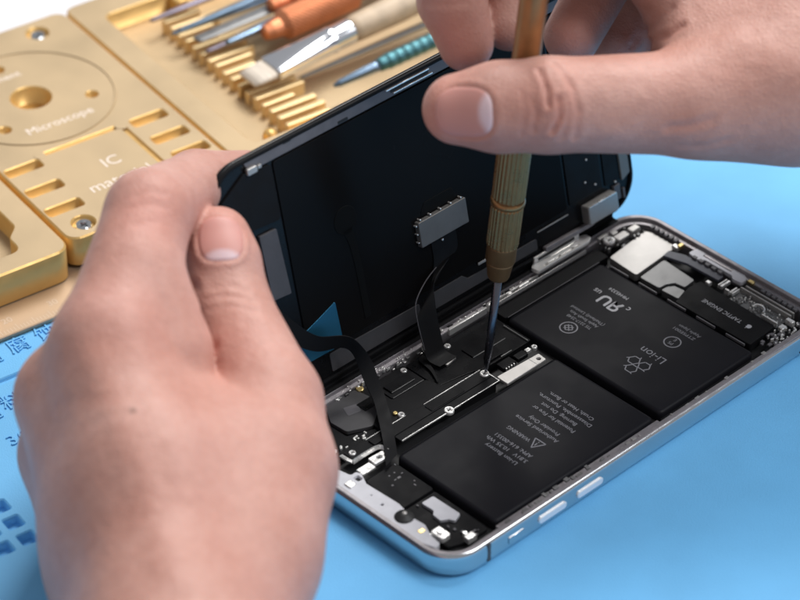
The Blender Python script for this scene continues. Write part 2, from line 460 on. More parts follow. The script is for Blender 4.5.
# flat brush: local z along the handle, y = thin direction
t = tool_root('flat_brush', at(247, 80, 13.0), at(400, 7, 17.5), 'flat artist brush with shiny steel ferrule and pale wooden handle', 'brush')
def flat_loft(mb, secs, n=28):
    prev = None
    for z, wx, wy, e in secs:
        ring = []
        for k in range(n):
            a = 2 * math.pi * k / n; c, s_ = math.cos(a), math.sin(a)
            ring.append(mb.v((wx * math.copysign(abs(c) ** e, c), wy * math.copysign(abs(s_) ** e, s_), z)))
        if prev: mb.strip(prev, ring, 0, True)
        else: mb.f(ring[::-1])
        prev = ring
    mb.f(prev)
mb = MB(); flat_loft(mb, [(0, 4.4, .5, .6), (2.5, 4.7, 1.0, .6), (9.5, 4.8, 1.5, .6)])
mb.build('bristles', 'bristle', t)
mb = MB(); flat_loft(mb, [(8.2, 5.1, 1.8, .5), (8.8, 5.2, 1.95, .5), (16, 4.9, 2.5, .6), (24, 4.5, 3.2, .8), (29, 4.2, 3.8, 1), (30, 4.45, 4.1, 1), (31, 4.2, 3.8, 1), (37, 4.1, 3.9, 1), (37.6, 4.0, 3.8, 1)])
mb.build('ferrule', 'ferrule', t)
mb = MB(); flat_loft(mb, [(36.5, 3.8, 3.7, 1), (40, 4.2, 4.1, 1), (55, 4.6, 4.4, 1), (75, 4.0, 3.8, 1), (110, 3.0, 3.0, 1), (128, 2.3, 2.3, 1), (130, 1.2, 1.2, 1)])
mb.build('handle', 'wood', t)

def copper_tool(p0, p1, label, L):
    t = tool_root('knurled_handle', p0, p1, label, 'tool handle')
    def rip(k, j): return (0.16 if (k + j) % 2 else -0.05) if 5 <= j else 0
    prof = [(1.2, 0), (2.3, .6), (2.9, 3), (3.2, 6.0), (4.4, 7.5)]
    z = 8.0
    while z < L: prof.append((4.75, z)); z += 0.75
    prof += [(4.3, L)]
    mb = MB(); mb.lathe(prof, 44, 0, False, rip); mb.build('grip', 'copper', t)
    mb = MB(); mb.lathe([(3.0, L - .5), (3.0, L + 5), (2.4, L + 6), (2.4, L + 22), (1.2, L + 23)], 24); mb.build('end_cap', 'copper', t)
copper_tool(at(263, 34, 14.5), at(345, -3, 15.5), 'copper orange knurled handle lying just above the brush ferrule', 34)
copper_tool(at(269, 7, 16.0), at(345, -28, 16.5), 'copper orange knurled handle cut by the top picture edge', 30)

t = tool_root('pick_tool', at(334, 86, 12.6), at(436, 39, 16.0), 'teal metal pick with ringed grip and grey pointed tip', 'tool')
mb = MB(); mb.lathe([(.5, 0), (1.1, 2), (1.7, 14), (1.9, 15.5)], 20); mb.build('point', 'bluesteel', t)
prof = [(1.9, 15.4), (2.1, 16.5), (2.2, 18)]
z = 18.5
for k in range(9): prof += [(2.25, z), (2.45, z + .3), (2.45, z + 2.3), (2.25, z + 2.6)]; z += 2.9
prof += [(2.5, z + 1), (2.5, z + 40), (1.5, z + 42)]
mb = MB(); mb.lathe(prof, 28); mb.build('grip', 'teal', t)

def flat_tool(px0, py0, z0, px1, py1, z1, w, th, mk, name, label, cat, tip=0.45):
    p0, p1 = at(px0, py0, z0), at(px1, py1, z1)
    t = tool_root(name, p0, p1, label, cat)
    mb = MB(); flat_loft(mb, [(0, w * tip * .6, th * .4, .7), (1.0, w * tip, th * .55, .7), (14, w * .8, th * .8, .7), (35, w, th, .6), (70, w, th, .6), (110, w * .9, th, .6), (112, w * .5, th * .6, .6)])
    mb.build('blade', mk, t)
    return t
t = flat_tool(172, 34, 12.2, 268, -2, 15, 1.5, .9, 'bluesteel', 'tweezers', 'slim blue grey steel tweezers lying in a tray slot', 'tweezers')
p0, p1 = at(172, 34, 14.6), at(268, -2, 17.6)
mb = MB(); q0 = (0, 0, 0)
flat_loft(mb, [(1.5, .7, .4, .7), (3, .8, .5, .7), (16, 1.3, .8, .7), (40, 1.6, .9, .6), (112, 1.6, .9, .6)])
for v in mb.bm.verts: v.co += Vector((0, -(2.2 * min(1, v.co.z / 40)), 0))
mb.build('blade', 'bluesteel', t)
flat_tool(150, 21, 11.5, 225, -9, 13, 1.5, 1.0, 'purple', 'pry_tool', 'dull violet grey pry tool furthest back in the tray', 'tool')
flat_tool(206, 52, 11.2, 290, 17, 13, 1.7, 1.1, 'purple', 'pry_tool', 'dull violet grey pry tool running under the copper handles', 'tool')
flat_tool(226, 43, 14.2, 320, 0, 15, 2.0, 1.2, 'bluesteel', 'scraper', 'blue grey steel scraper pointing at the copper handles', 'tool')
flat_tool(196, 40, 13.2, 300, -4, 14.5, 2.6, .7, 'shield', 'spatula', 'dark grey steel spatula packed between tweezers and scraper', 'tool', .8)
flat_tool(300, 78, 9.0, 440, 18, 11.0, 1.1, .8, 'shield', 'probe', 'thin grey steel probe lying low beneath the brush', 'tool')

# ================================================================== PHONE BODY
ph = empty('phone', mtx=PHM)
tag(ph, 'opened phone body with steel frame, black battery cells and bare circuit covers', 'phone')
CX, CY = 71.8, 35.45
def ploop(o, n=14):
    # continuous-curvature-like corner: superellipse blend of two radii
    return rrect(143.6 + 2 * o, 70.9 + 2 * o, 10.5 + o, n, CX, CY)
mb = MB(); prev = None
prof = [(-7.0, .9), (-1.6, .30), (-.75, .55), (-.2, 1.4), (0.02, 2.6), (.06, 3.8), (.02, 5.2), (-.16, 6.4), (-.48, 7.1), (-.80, 7.30)]
for o, z in prof:
    L = mb.loop(ploop(o), z)
    if prev: mb.strip(prev, L, 0, True)
    prev = L
mb.build('frame_band', 'steel', ph)
mb = MB(); prev = None
for o, z in [(-.80, 7.29), (-.95, 7.36), (-1.9, 7.36), (-2.05, 7.2), (-2.1, 6.2), (-3.3, 6.1), (-3.4, 5.9), (-3.45, 1.5)]:
    L = mb.loop(ploop(o), z)
    if prev: mb.strip(prev, L, 0, False)
    prev = L
mb.build('inner_rim', 'rim', ph)
mb = MB(); mb.prism(ploop(-3.2), 1.0, 2.2, 0, bottom=True); mb.build('mid_plate', 'dark', ph)
mb = MB(); mb.prism(ploop(-1.7), .05, .9, 0, bottom=True); mb.build('back_glass', 'black_shiny', ph)
# side buttons
def button(x0, x1, zc=3.9, hz=1.05, out=.55):
    mb = MB()
    pts = rrect(x1 - x0, 2 * hz, hz * .95, 6, (x0 + x1) / 2, zc)
    a = [mb.v((x, 0.1, z)) for x, z in pts]; b = [mb.v((x, -out + .15, z)) for x, z in pts]
    c = [mb.v((x, -out, z)) for x, z in offset(ccw(pts), -.2)]
    if area2(pts) < 0: a, b = a[::-1], b[::-1]
    mb.strip(a, b); mb.strip(b, c); mb.f(c)
    return mb.build('side_button', 'button', ph)
button(30.6, 40.4); button(44.3, 53.6)
mb = MB(); mb.box(20.2, -.35, 2.9, 25.4, .2, 4.9, ch=.15); mb.build('mute_switch', 'steel', ph)
for x in (13.5, 131):                              # antenna gaps
    mb = MB(); mb.box(x - .5, -.12, 1.6, x + .5, .3, 7.0, ch=.02); mb.build('antenna_gap', 'grey_dark', ph)

def cell(x0, y0, x1, y1, zt):
    mb = MB(); pts = rrect(x1 - x0, y1 - y0, 1.6, 6, (x0 + x1) / 2, (y0 + y1) / 2); prev = None
    for o, z in [(0, 2.2), (0, zt - 1.1), (-.12, zt - .55), (-.5, zt - .16), (-1.1, zt)]:
        L = mb.loop(offset(ccw(pts), o), z)
        if prev: mb.strip(prev, L, 0, True)
        prev = L
    mb.f(prev)
    # folded edge seams of the wrap
    mb.box(x0 + 1.5, y1 - .55, zt - .05, x1 - 1.5, y1 - .45, zt + .05, ch=.02)
    o = mb.build('battery_cell', 'battery', ph); return o
c1 = cell(21.6, 5.9, 79.6, 41.0, 5.2)
c2 = cell(81.8, 6.0, 118.6, 61.2, 5.3)
TA = math.pi / 2                                    # printing reads along +y
def lines(mb, rows, x, y, z, size, step, align='LEFT'):
    for i, r in enumerate(rows): text_mesh(mb, r, x + i * step, y, z, size, TA, .012, align=align)
mb = MB()
Z = 5.2
for txt, x, ln, yc in (('Li-ion Battery', 41.2, 11.0, 23.2), ('3.81V   10.35 Wh', 43.6, 14.0, 23.5), ('APN: 616-00351', 45.9, 12.6, 23.5), ('WARNING', 50.1, 7.8, 25.7),
                       ('Authorized Service', 54.8, 14.7, 23.9), ('Provider Only', 57.0, 10.4, 23.4), ('Potential for Fire or', 60.7, 14.6, 23.6), ('Burning. Do not', 63.1, 12.2, 24.0),
                       ('Disassemble, Puncture,', 65.4, 18.4, 24.1), ('Crush, Heat or Burn.', 67.7, 15.4, 24.0)):
    text_mesh(mb, txt, x, yc, Z, 1.8, TA, .012, width=ln)
stroke(mb, [(51.9, 17.9), (48.4, 19.7), (51.9, 21.5)], .30, Z + .012, closed=True)
stroke(mb, [(49.6, 19.7), (50.7, 19.7)], .28, Z + .014); stroke(mb, [(51.05, 19.7), (51.4, 19.7)], .28, Z + .014)
mb.build('printed_text', 'print', c1)
mb = MB(); Z = 5.3
text_mesh(mb, 'ЯU', 106.9, 46.8, Z, 5.4, TA, .012, width=7.0)
for q in (-.12, .12): text_mesh(mb, 'ЯU', 106.9 + q, 46.8 + q, Z, 5.6, TA, .014 + q * .01, width=7.0)
text_mesh(mb, 'c', 108.3, 41.6, Z, 3.0, TA, .012); text_mesh(mb, 'us', 108.3, 52.8, Z, 2.9, TA, .012)
text_mesh(mb, 'MH45324', 111.6, 48.0, Z, 1.7, TA, .012)
mb.build('printed_text', 'print_white', c2)
mb = MB()
for txt, x, ln, yc in (('TIS 2217-2548', 94.9, 8.6, 46.9), ('Apple South Asia', 96.7, 10.0, 46.9), ('(Thailand) Limited', 98.5, 11.8, 47.2), ('ZTPSE001', 111.2, 7.4, 24.2), ('Apple Japan', 113.0, 7.4, 23.8)):
    text_mesh(mb, txt, x, yc, Z, 1.5, TA, .012, width=ln)
ringline(mb, 91.0, 47.1, 2.35, .35, Z + .012)
stroke(mb, [(89.7, 47.1), (91, 48.5), (92.3, 47.1), (91, 45.7)], .3, Z + .012, closed=True)
stroke(mb, [(90.0, 46.1), (92.0, 48.1)], .25, Z + .016); stroke(mb, [(90.0, 48.1), (92.0, 46.1)], .25, Z + .014)
ringline(mb, 106.2, 23.8, 2.25, .35, Z + .012)
text_mesh(mb, 'PS', 105.6, 23.8, Z, 1.6, TA, .014); text_mesh(mb, 'E', 107.4, 23.8, Z, 1.6, TA, .014)
text_mesh(mb, 'Li-ion', 98.4, 23.7, Z, 3.75, TA, .012)
for k in range(3):                                  # three-arrow battery recycling mark
    cx, cy = 92.2 + 2.05 * math.cos(rad(120 * k + 180)), 23.8 + 2.05 * math.sin(rad(120 * k + 180))
    P6 = [(cx + 1.7 * math.cos(rad(60 * j + 30)), cy + 1.7 * math.sin(rad(60 * j + 30))) for j in range(6)]
    stroke(mb, P6[:5], .32, Z + .012 + .003 * k); stroke(mb, P6[4:] + P6[:1], .32, Z + .012 + .003 * k)
    for j in (1, 3, 5): stroke(mb, [P6[j], (P6[j][0] + .75 * math.cos(rad(60 * j + 75)), P6[j][1] + .75 * math.sin(rad(60 * j + 75)))], .3, Z + .024)
mb.build('printed_text', 'print', c2)
mb = MB(); mb.box(82.6, 61.30, 5.15, 118.2, 61.46, 5.34, ch=.02); mb.build('seam_highlight', 'grey_mid', c2)  # edge highlight along the wrap seam, put in as a grey line

# covers and shields over the logic board -----------------------------------------------------------
def part(name, mk, fn):
    mb = MB(); fn(mb); return mb.build(name, mk, ph)
def poly(name, pts, z0, z1, mk, r=.5, ch=.12):
    mb = MB(); mb.prism(roundpoly(pts, r, 4), z0, z1, ch); return mb.build(name, mk, ph)
poly('board_cover', [(26, 50.8), (37, 50.8), (37, 45.2), (61.0, 44.2), (62.2, 50.3), (58, 52.0), (50, 53.5), (48.5, 58), (36.5, 58), (36.5, 66.2), (26, 66.2)], 2.2, 5.0, 'black', .8)
poly('board_cover', [(48.9, 54.1), (58.4, 52.5), (63.5, 50.8), (80.6, 50.8), (80.6, 66.0), (48.9, 66.0)], 2.2, 4.7, 'black_shiny', .8)
poly('board_cover', [(36.9, 58.5), (48.4, 58.5), (48.4, 66.4), (36.9, 66.4)], 2.2, 4.9, 'black', .5)
# long black cover plate with a bright folded lip
poly('cover_plate', [(12.4, 46.6), (61.6, 46.6), (61.6, 50.1), (12.4, 50.6)], 4.9, 5.6, 'black', .4)
poly('cover_plate', [(26.2, 43.9), (61.5, 43.6), (61.5, 46.4), (26.2, 46.4)], 4.9, 5.6, 'black', .3)
mb = MB()
mb.box(26.4, 43.72, 5.3, 61.5, 43.95, 5.72, ch=.05); mb.box(61.35, 43.9, 5.3, 61.6, 49.4, 5.72, ch=.05); mb.box(20, 50.35, 5.3, 34, 50.55, 5.70, ch=.05); mb.box(40.5, 50.35, 5.3, 61, 50.52, 5.68, ch=.05)
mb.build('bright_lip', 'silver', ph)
for x, y, r in ((43.4, 44.1, 1.35), (60.6, 48.4, 1.25)):
    mb = MB(); mb.screw(x, y, 6.1, r, 0, 1); mb.build('screw', ['silver', 'dark'], ph)
# steel battery connector strip
mb = MB(); mb.slab(roundpoly([(61.9, 41.3), (76.6, 41.5), (76.9, 44.6), (62.0, 45.3)], .4, 3), 5.0, 5.75, [(circ(75.3, 43.0, .62, 14), .5, 1)], ch=.1)
mb.build('connector_strip', ['matte_silver', 'dark'], ph)
mb = MB(); mb.box(73.2, 41.5, 5.74, 73.35, 44.6, 5.79, ch=.02); mb.build('strip_seam', 'shield', ph)
part('connector', 'black_shiny', lambda m: (m.box(65.5, 46.2, 4.6, 70.2, 49.0, 5.9, ch=.15), m.box(71.2, 46.4, 4.6, 74.8, 48.6, 5.8, ch=.15)))
def pins(m):
    for k in range(4): m.box(66.2 + k * .95, 45.9, 5.0, 66.6 + k * .95, 46.4, 5.7, ch=.05)
    m.box(75.1, 47.0, 5.0, 76.7, 48.2, 5.9, ch=.1)
part('contact_pins', 'silver', pins)
part('bright_lip', 'shield', lambda m: (m.box(79.3, 50.9, 5.0, 79.5, 60, 5.2, ch=.03), m.box(69, 50.5, 5.0, 73, 50.75, 5.6, ch=.04)))
# speaker grey pentagon and tape
poly('round_cover', [(19.0, 56.5), (25.5, 53.5), (31.2, 57.6), (33.0, 63.0), (32.2, 67.6), (22, 67.8), (18.6, 62)], 4.2, 5.3, 'grey_dark', 1.2)
poly('adhesive_patch', [(23.5, 60.8), (27.5, 60.0), (28.6, 62.8), (24.8, 64.0)], 5.28, 5.36, 'grey_mid', .5)
poly('board_cover', [(11.5, 51.2), (25.6, 51.2), (25.6, 53.0), (18.4, 55.8), (18.0, 66), (11.5, 66)], 2.2, 4.6, 'black', .6)
poly('flap', [(82.2, 61.9), (122.5, 61.9), (122.5, 66.4), (82.2, 66.4)], 2.2, 4.9, 'black', .4)
for x, y, z, r in ((33.6, 51.6, 5.75, .9), (14.0, 49.0, 6.0, .95), (24.4, 65.2, 5.1, 1.0), (47.0, 64.6, 5.3, .9), (62.6, 64.2, 5.1, .9), (78.6, 47.8, 5.4, .8)):
    mb = MB(); mb.screw(x, y, z, r, 0, 1); mb.build('screw', ['silver', 'dark'], ph)
for pts, z in (([(38.2, 60), (46.4, 60), (46.4, 63.2), (38.2, 63.2)], 5.35), ([(28, 59), (34.5, 59), (34.5, 62.6), (28, 62.6)], 5.4), ([(64, 56), (76, 56), (76, 60.4), (64, 60.4)], 5.05),
               ([(66, 51.6), (70.5, 51.6), (70.5, 54.2), (66, 54.2)], 5.3), ([(20, 47.2), (27, 47.2), (27, 49.6), (20, 49.6)], 6.0), ([(40, 46.9), (52, 46.9), (52, 49.7), (40, 49.7)], 5.8)):
    poly('flex_connector', pts, z - .5, z, 'black_shiny', .3, .08)
part('bright_lip', 'shield', lambda m: (m.box(38.2, 59.8, 5.0, 46.4, 59.95, 5.3, ch=.03), m.box(64, 55.8, 4.7, 76, 55.95, 5.0, ch=.03), m.box(37.2, 58.2, 4.8, 48.2, 58.35, 5.0, ch=.03)))
# bent silver bracket by the top
mb = MB()
mb.ribbon([(11.0, 50.0, 5.9), (11.0, 47.8, 6.0), (11.4, 46.0, 6.0)], (1, 0, 0), 1.0, .5)
mb.ribbon([(11.4, 46.0, 6.0), (15, 46.1, 6.1), (19.6, 45.9, 6.1), (20.8, 44.6, 6.1), (20.9, 43.2, 5.9)], [(0, .3, 1), (0, .3, 1), (0, .3, 1), (.4, .2, 1), (.4, 0, 1)], 1.1, .45)
mb.build('bent_bracket', 'silver', ph)
mb = MB(); mb.slab(roundpoly([(15.0, 41.8), (19.9, 41.6), (20.0, 44.4), (15.2, 44.6)], .4, 3), 5.0, 5.9, [(circ(17.7, 43.1, .8, 16), .35, 1)], ch=.12)
mb.box(10.2, 41.0, 5.2, 14.6, 43.6, 5.7, ch=.15); mb.build('screw_tab', ['silver', 'dark'], ph)
mb = MB(); mb.screw(17.7, 43.1, 5.75, .7, 0, 1); mb.build('screw', ['shield', 'dark'], ph)
# top bar with ear piece camera
mb = MB()
mb.slab(roundpoly([(1.9, 46), (1.9, 12.4), (3.2, 8.2), (5.3, 8.6), (5.6, 12), (7.4, 16), (7.0, 20), (8.2, 26), (7.6, 37), (9.4, 40.8), (8.6, 42.2), (7.0, 42), (6.2, 46)], .7, 4), 5.2, 6.9,
        [(circ(4.9, 28.6, .38, 12), .4, 1), (circ(5.4, 33, .2, 8), .3, 1), (rrect(1.5, 1.9, .3, 3, 7.4, 39.9), .8, 1)], ch=.15)
mb.build('top_bar', ['pale_plate', 'dark'], ph)
mb = MB(); mb.lathe([(2.5, 5.0), (2.5, 7.0), (2.2, 7.4), (1.6, 7.5), (1.3, 7.9), (.4, 8.0)], 28)
for v in mb.bm.verts: v.co += Vector((5.6, 21.5, 0))
mb.build('rubber_grommet', 'rubber', ph)
mb = MB(); mb.lathe([(.7, 7.9), (.65, 8.05), (.2, 8.12)], 16)
for v in mb.bm.verts: v.co += Vector((5.9, 21.7, 0))
mb.build('grommet_pin', 'matte_silver', ph)
poly('grey_tab', [(14.4, 24.6), (18.4, 24.4), (18.6, 15.0), (15.8, 14.0), (15.0, 15.6), (13.2, 16.6), (13.4, 19.4), (14.6, 20.4)], 3.0, 4.2, 'pale_plate', .6)
poly('front_cover', [(8.2, 9.0), (13.0, 7.2), (20.4, 7.0), (20.6, 26), (9.5, 26), (8.5, 20), (7.8, 13)], 2.2, 3.4, 'black', .8)
poly('front_cover', [(9.6, 26.4), (20.6, 26.4), (20.6, 40.4), (10.2, 40.2)], 2.2, 4.0, 'black_flex', .8)
part('clip', 'silver', lambda m: m.box(6.8, 9.4, 5.2, 9.8, 13.6, 6.6, ch=.2, r=.6))
part('clip', 'silver', lambda m: m.box(5.0, 12.6, 5.0, 6.6, 14.4, 6.4, ch=.2))
part('clip', 'silver', lambda m: m.prism(circ(8.4, 11.6, 1.0, 16), 6.5, 7.1, .2))
part('clip', 'silver', lambda m: m.box(3.2, 38.2, 6.8, 5.4, 40.6, 7.3, ch=.2, r=.4))
part('clip', 'silver', lambda m: m.box(12.6, 6.1, 3.4, 15.4, 8.0, 5.0, ch=.2))
part('clip', 'silver', lambda m: m.prism(circ(14.2, 9.0, .7, 12), 3.3, 4.6, .2))
part('gold_contact', 'contact', lambda m: m.box(4.2, 14.2, 6.2, 6.0, 15.6, 7.0, ch=.15))
for x, y, r in ((33.2, 66.6, 1.1), (33.0, 53.2, .7), (31.4, 54.4, .6)):
    part('gold_contact', 'contact', lambda m: m.prism(circ(x, y, r, 14), 5.0, 5.6, .2))
poly('side_rail', [(21.2, 4.3), (80, 4.3), (80, 5.5), (21.2, 5.5)], 2.2, 4.6, 'rim', .2)
poly('side_rail', [(81, 3.7), (129, 3.7), (129, 5.3), (81, 5.3)], 2.2, 4.4, 'black', .2)
rng = random.Random(3)
def crumbs(m, x0, x1, y0, y1, z0, n, smin=.4, smax=1.4, zt=1.0):
    for _ in range(n):
        x, y = rng.uniform(x0, x1), rng.uniform(y0, y1); w, h = rng.uniform(smin, smax), rng.uniform(smin, smax * .7)
        m.box(x, y, z0, x + w, y + h, z0 + rng.uniform(.25, zt), ch=.08, ang=rng.uniform(-.08, .08), r=rng.choice((0, .2)))
part('small_contacts', 'shield', lambda m: (crumbs(m, 22, 60, 2.6, 3.6, 6.0, 22, .5, 1.8, .5)))
part('small_contacts', 'silver', lambda m: (crumbs(m, 24, 62, 66.8, 67.9, 4.4, 30, .3, 1.2, 1.6)))
part('small_contacts', 'matte_silver', lambda m: (crumbs(m, 62, 124, 2.3, 2.9, 6.0, 14, .4, 1.8, .3)))
part('small_contacts', 'bracket', lambda m: crumbs(m, 11.5, 24, 51.5, 53.5, 4.5, 16, .25, .9, .8))
# hinge side rails
mb = MB()
mb.box(66.0, 66.7, 5.0, 80.0, 67.5, 7.0, ch=.15); mb.box(80.5, 66.6, 5.2, 84.5, 67.9, 7.5, ch=.3, r=.5); mb.box(84, 66.6, 5.4, 118.5, 66.95, 6.6, ch=.1)
mb.box(84, 67.5, 5.4, 100.5, 67.75, 7.0, ch=.1); mb.box(92.5, 66.8, 5.4, 96.5, 67.9, 7.2, ch=.3, r=.4); mb.box(88.5, 67.0, 5.4, 90.0, 67.8, 6.8, ch=.2)
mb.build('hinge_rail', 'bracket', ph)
mb = MB()
mb.slab(roundpoly([(100.0, 66.9), (119.5, 66.9), (121.6, 67.8), (121.6, 69.8), (119.0, 70.5), (101.5, 70.5), (99.6, 69.4)], .7, 4), 7.6, 8.7,
        [(rrect(10.5, .75, .35, 3, 112.5, 69.5), .8, 1), (rrect(14, .8, .3, 3, 110, 67.9), .8, 1)], ch=.12)
mb.box(101.5, 70.0, 8.0, 119.0, 70.55, 10.6, ch=.2)
for x0, x1 in ((104.5, 107.5), (109.5, 111.8), (114.5, 116.2)): mb.box(x0, 67.6, 7.9, x1, 68.2, 8.95, ch=.15)
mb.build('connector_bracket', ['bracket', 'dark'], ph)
mb = MB(); mb.box(103, 69.75, 9.2, 117, 70.02, 9.9, ch=.05); mb.build('bracket_slot', 'dark', ph)
part('hinge_blocks', 'black_shiny', lambda m: crumbs(m, 62, 120, 68.0, 69.2, 5.5, 26, .6, 2.2, 1.4))
mb = MB(); mb.ribbon([(72, 68.9, 7.40), (72, 70.8, 7.46), (72, 71.25, 7.9), (72, 71.15, 9.6)], (1, 0, 0), [124, 124, 124, 124], .12); mb.build('hinge_gasket', 'black', ph)
# bottom end: speaker plates, vibration motor, charging port
poly('speaker_plate', [(121.6, 60.8), (137.6, 62.4), (138.6, 60.8), (138.6, 51.4), (120.9, 50.2)], 3.2, 5.5, 'matte_silver', .9)
poly('speaker_plate', [(121.2, 49.2), (132.0, 50.0), (131.0, 38.0), (126.6, 37.6), (126.2, 40.8), (124.0, 42.0), (121.4, 42.2)], 3.0, 5.2, 'shield', .9)
poly('speaker_plate', [(121.2, 41.4), (123.4, 41.2), (125.2, 40.0), (125.6, 36.6), (121.6, 35.4)], 3.0, 5.15, 'shield', .5)
te = poly('vibration_motor', [(119.6, 34.9), (126.8, 36.6), (131.5, 36.2), (130.6, 9.2), (119.8, 8.6)], 3.0, 5.6, 'black', .6)
mb = MB(); text_mesh(mb, 'TAPTIC ENGINE', 125.6, 23.4, 5.6, 2.0, TA, .012, width=13.6)
def apple(m, cx, cy, s, z):
    pts = []
    for k in range(40):
        a = 2 * math.pi * k / 40
        r = 1.0 - .12 * math.exp(-((math.degrees(a) - 90) / 16) ** 2) - .1 * math.exp(-((math.degrees(a) - 270) / 16) ** 2)
        X, Y = r * math.cos(a) * .95, r * math.sin(a)
        dx, dy = X - 1.12, Y - .1
        if math.hypot(dx, dy) < .5: q = .5 / math.hypot(dx, dy); X, Y = 1.12 + dx * q, .1 + dy * q
        pts.append((X * s, Y * s))
    vs = [m.v((cx - y, cy + x, z)) for x, y in pts]; m.f(vs)
    leaf = [(0.05, 1.05), (.2, 1.35), (.5, 1.55), (.42, 1.25), (.2, 1.08)]
    m.f([m.v((cx - y * s, cy + x * s, z)) for x, y in leaf])
apple(mb, 125.5, 14.0, .85, 5.612)
mb.build('printed_text', 'print_white', te)
mb = MB(); mb.slab(roundpoly([(138.0, 46.6), (141.2, 46.2), (141.4, 29.2), (140.2, 27.4), (137.9, 27.4), (137.7, 30.4), (138.7, 31.5), (138.7, 41), (137.5, 43)], .8, 4), 5.2, 6.3, [(rrect(1.3, 10.2, .4, 4, 140.4, 37.8), .8, 1)], ch=.06)
mb.build('port_plate', ['pale_plate', 'dark'], ph)
poly('flex_strip', [(132.6, 51.0), (135.4, 51.4), (137.2, 47), (137.3, 33.2), (135.0, 33.0), (134.6, 44)], 5.0, 5.75, 'flex_blue', .25, .05)
def teeth(m, x, y0, y1, n, z, w=.9):
    st = (y1 - y0) / n
    for k in range(n): m.box(x, y0 + k * st, z - .8, x + w, y0 + k * st + st * .62, z, ch=.12)
part('terminal_row', 'grey_mid', lambda m: (teeth(m, 137.1, 34, 45.5, 5, 6.5, 1.1), teeth(m, 138.6, 9.0, 22, 7, 6.8, 1.3), teeth(m, 138.9, 52, 62.5, 6, 6.8, 1.4)))
part('cable_guard', 'matte_silver', lambda m: (m.box(136.4, 8.8, 4.5, 136.9, 26.4, 6.2, ch=.1), m.box(137.6, 8.8, 4.5, 138.1, 25.6, 6.4, ch=.1)))
part('contact_pad', 'silver', lambda m: (m.box(133.2, 30.2, 5.0, 136.8, 30.9, 6.0, ch=.08), m.box(133.2, 31.3, 5.0, 136.8, 31.7, 6.0, ch=.08), m.box(133.0, 27.0, 5.0, 136.0, 27.5, 5.9, ch=.08), m.box(133.0, 26.2, 5.0, 136.0, 26.6, 5.9, ch=.08), m.box(132.4, 27.2, 5.0, 133.0, 28.6, 6.6, ch=.1), m.box(131.6, 33.4, 5.0, 132.8, 34.8, 6.2, ch=.2),
     m.box(137.2, 50.0, 5.0, 138.6, 52.0, 6.4, ch=.2), m.box(131.2, 9.2, 5.0, 131.7, 14.6, 6.3, ch=.1), m.box(130.6, 6.6, 4.8, 132.6, 8.4, 6.0, ch=.3, r=.4), m.box(134, 6.2, 5, 135.2, 8.6, 6.6, ch=.2)))
part('flex_board', 'shield', lambda m: (crumbs(m, 131.5, 136, 9.5, 25, 4.6, 46, .3, 1.0, .7), m.box(131.2, 9.2, 3, 137.4, 26.5, 4.7, ch=.1)))
mb = MB(); mb.ribbon([(132.8, 18.9, 5.6), (133.8, 18.4, 6.0), (134.2, 17.0, 6.1), (133.8, 15.6, 6.0), (132.8, 15.2, 5.6)], (0, 0, 1), .5, .45); mb.build('curved_clip', 'silver', ph)
part('small_contacts', 'silver', lambda m: crumbs(m, 125, 136.5, 3.6, 8.0, 4.8, 34, .25, .8, 1.2))
part('small_contacts', 'grey_mid', lambda m: crumbs(m, 122, 137, 3.6, 8.4, 4.6, 30, .4, 1.5, 1.0))
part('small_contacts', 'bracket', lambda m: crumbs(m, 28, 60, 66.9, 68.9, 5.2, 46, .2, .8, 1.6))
part('small_contacts', 'shield', lambda m: crumbs(m, 20, 62, 66.4, 69.2, 4.6, 60, .3, 1.4, 1.3))
part('small_contacts', 'bracket', lambda m: crumbs(m, 131, 137, 9.5, 26, 4.9, 40, .2, .6, .6))
part('small_contacts', 'shield', lambda m: crumbs(m, 123, 137, 61.5, 67.0, 5.0, 26, .3, 1.2, 1.6))
part('small_contacts', 'bracket', lambda m: crumbs(m, 62, 98, 67.9, 69.2, 5.8, 36, .25, 1.0, 1.2))
part('small_contacts', 'grey_mid', lambda m: crumbs(m, 12, 20, 6.5, 40, 3.6, 22, .3, 1.2, .6))
part('small_contacts', 'grey_mid', lambda m: crumbs(m, 123, 138, 63.5, 66.8, 4.4, 18, .8, 2.2, 1.4))
part('gold_contact', 'contact', lambda m: m.box(137.8, 49.4, 5.8, 139.6, 50.6, 6.9, ch=.2))
part('gold_contact', 'contact', lambda m: m.box(139.4, 24.8, 5.8, 140.6, 26.6, 6.8, ch=.2))
mb = MB(); mb.screw(126.6, 65.6, 6.6, 1.7, 0, 1); mb.build('screw', ['silver', 'dark'], ph)
part('corner_clip', 'matte_silver', lambda m: (m.box(128.4, 63.4, 5.2, 133.0, 66.0, 6.4, ch=.3, r=.5), m.box(133.2, 63.0, 5.2, 136.6, 65.2, 7.2, ch=.3, r=.4), m.box(124.4, 67.2, 6, 128, 68.4, 6.8, ch=.2), m.box(129, 66.2, 5, 131, 68, 6.6, ch=.2)))
def brk(m):
    for k in range(5): m.box(119.05, 10 + k * 10.4, 4.6, 119.45, 16.5 + k * 10.4, 5.35, ch=.08)
part('edge_clips', 'grey_mid', brk)
poly('shield_tab', [(56.4, 57.9), (60.6, 58.7), (60.2, 61.8), (56.6, 61.6)], 4.8, 5.4, 'matte_silver', .4)
mb = MB(); mb.ribbon([(56.5, 66.0, 5.2), (53.6, 64.8, 5.3), (52.2, 59.5, 5.35), (49.8, 54.6, 5.4)], [(1, .2, 0)] * 4, [3, 2, 1.2, .6], .2); mb.build('flex_lead', 'black_flex', ph)

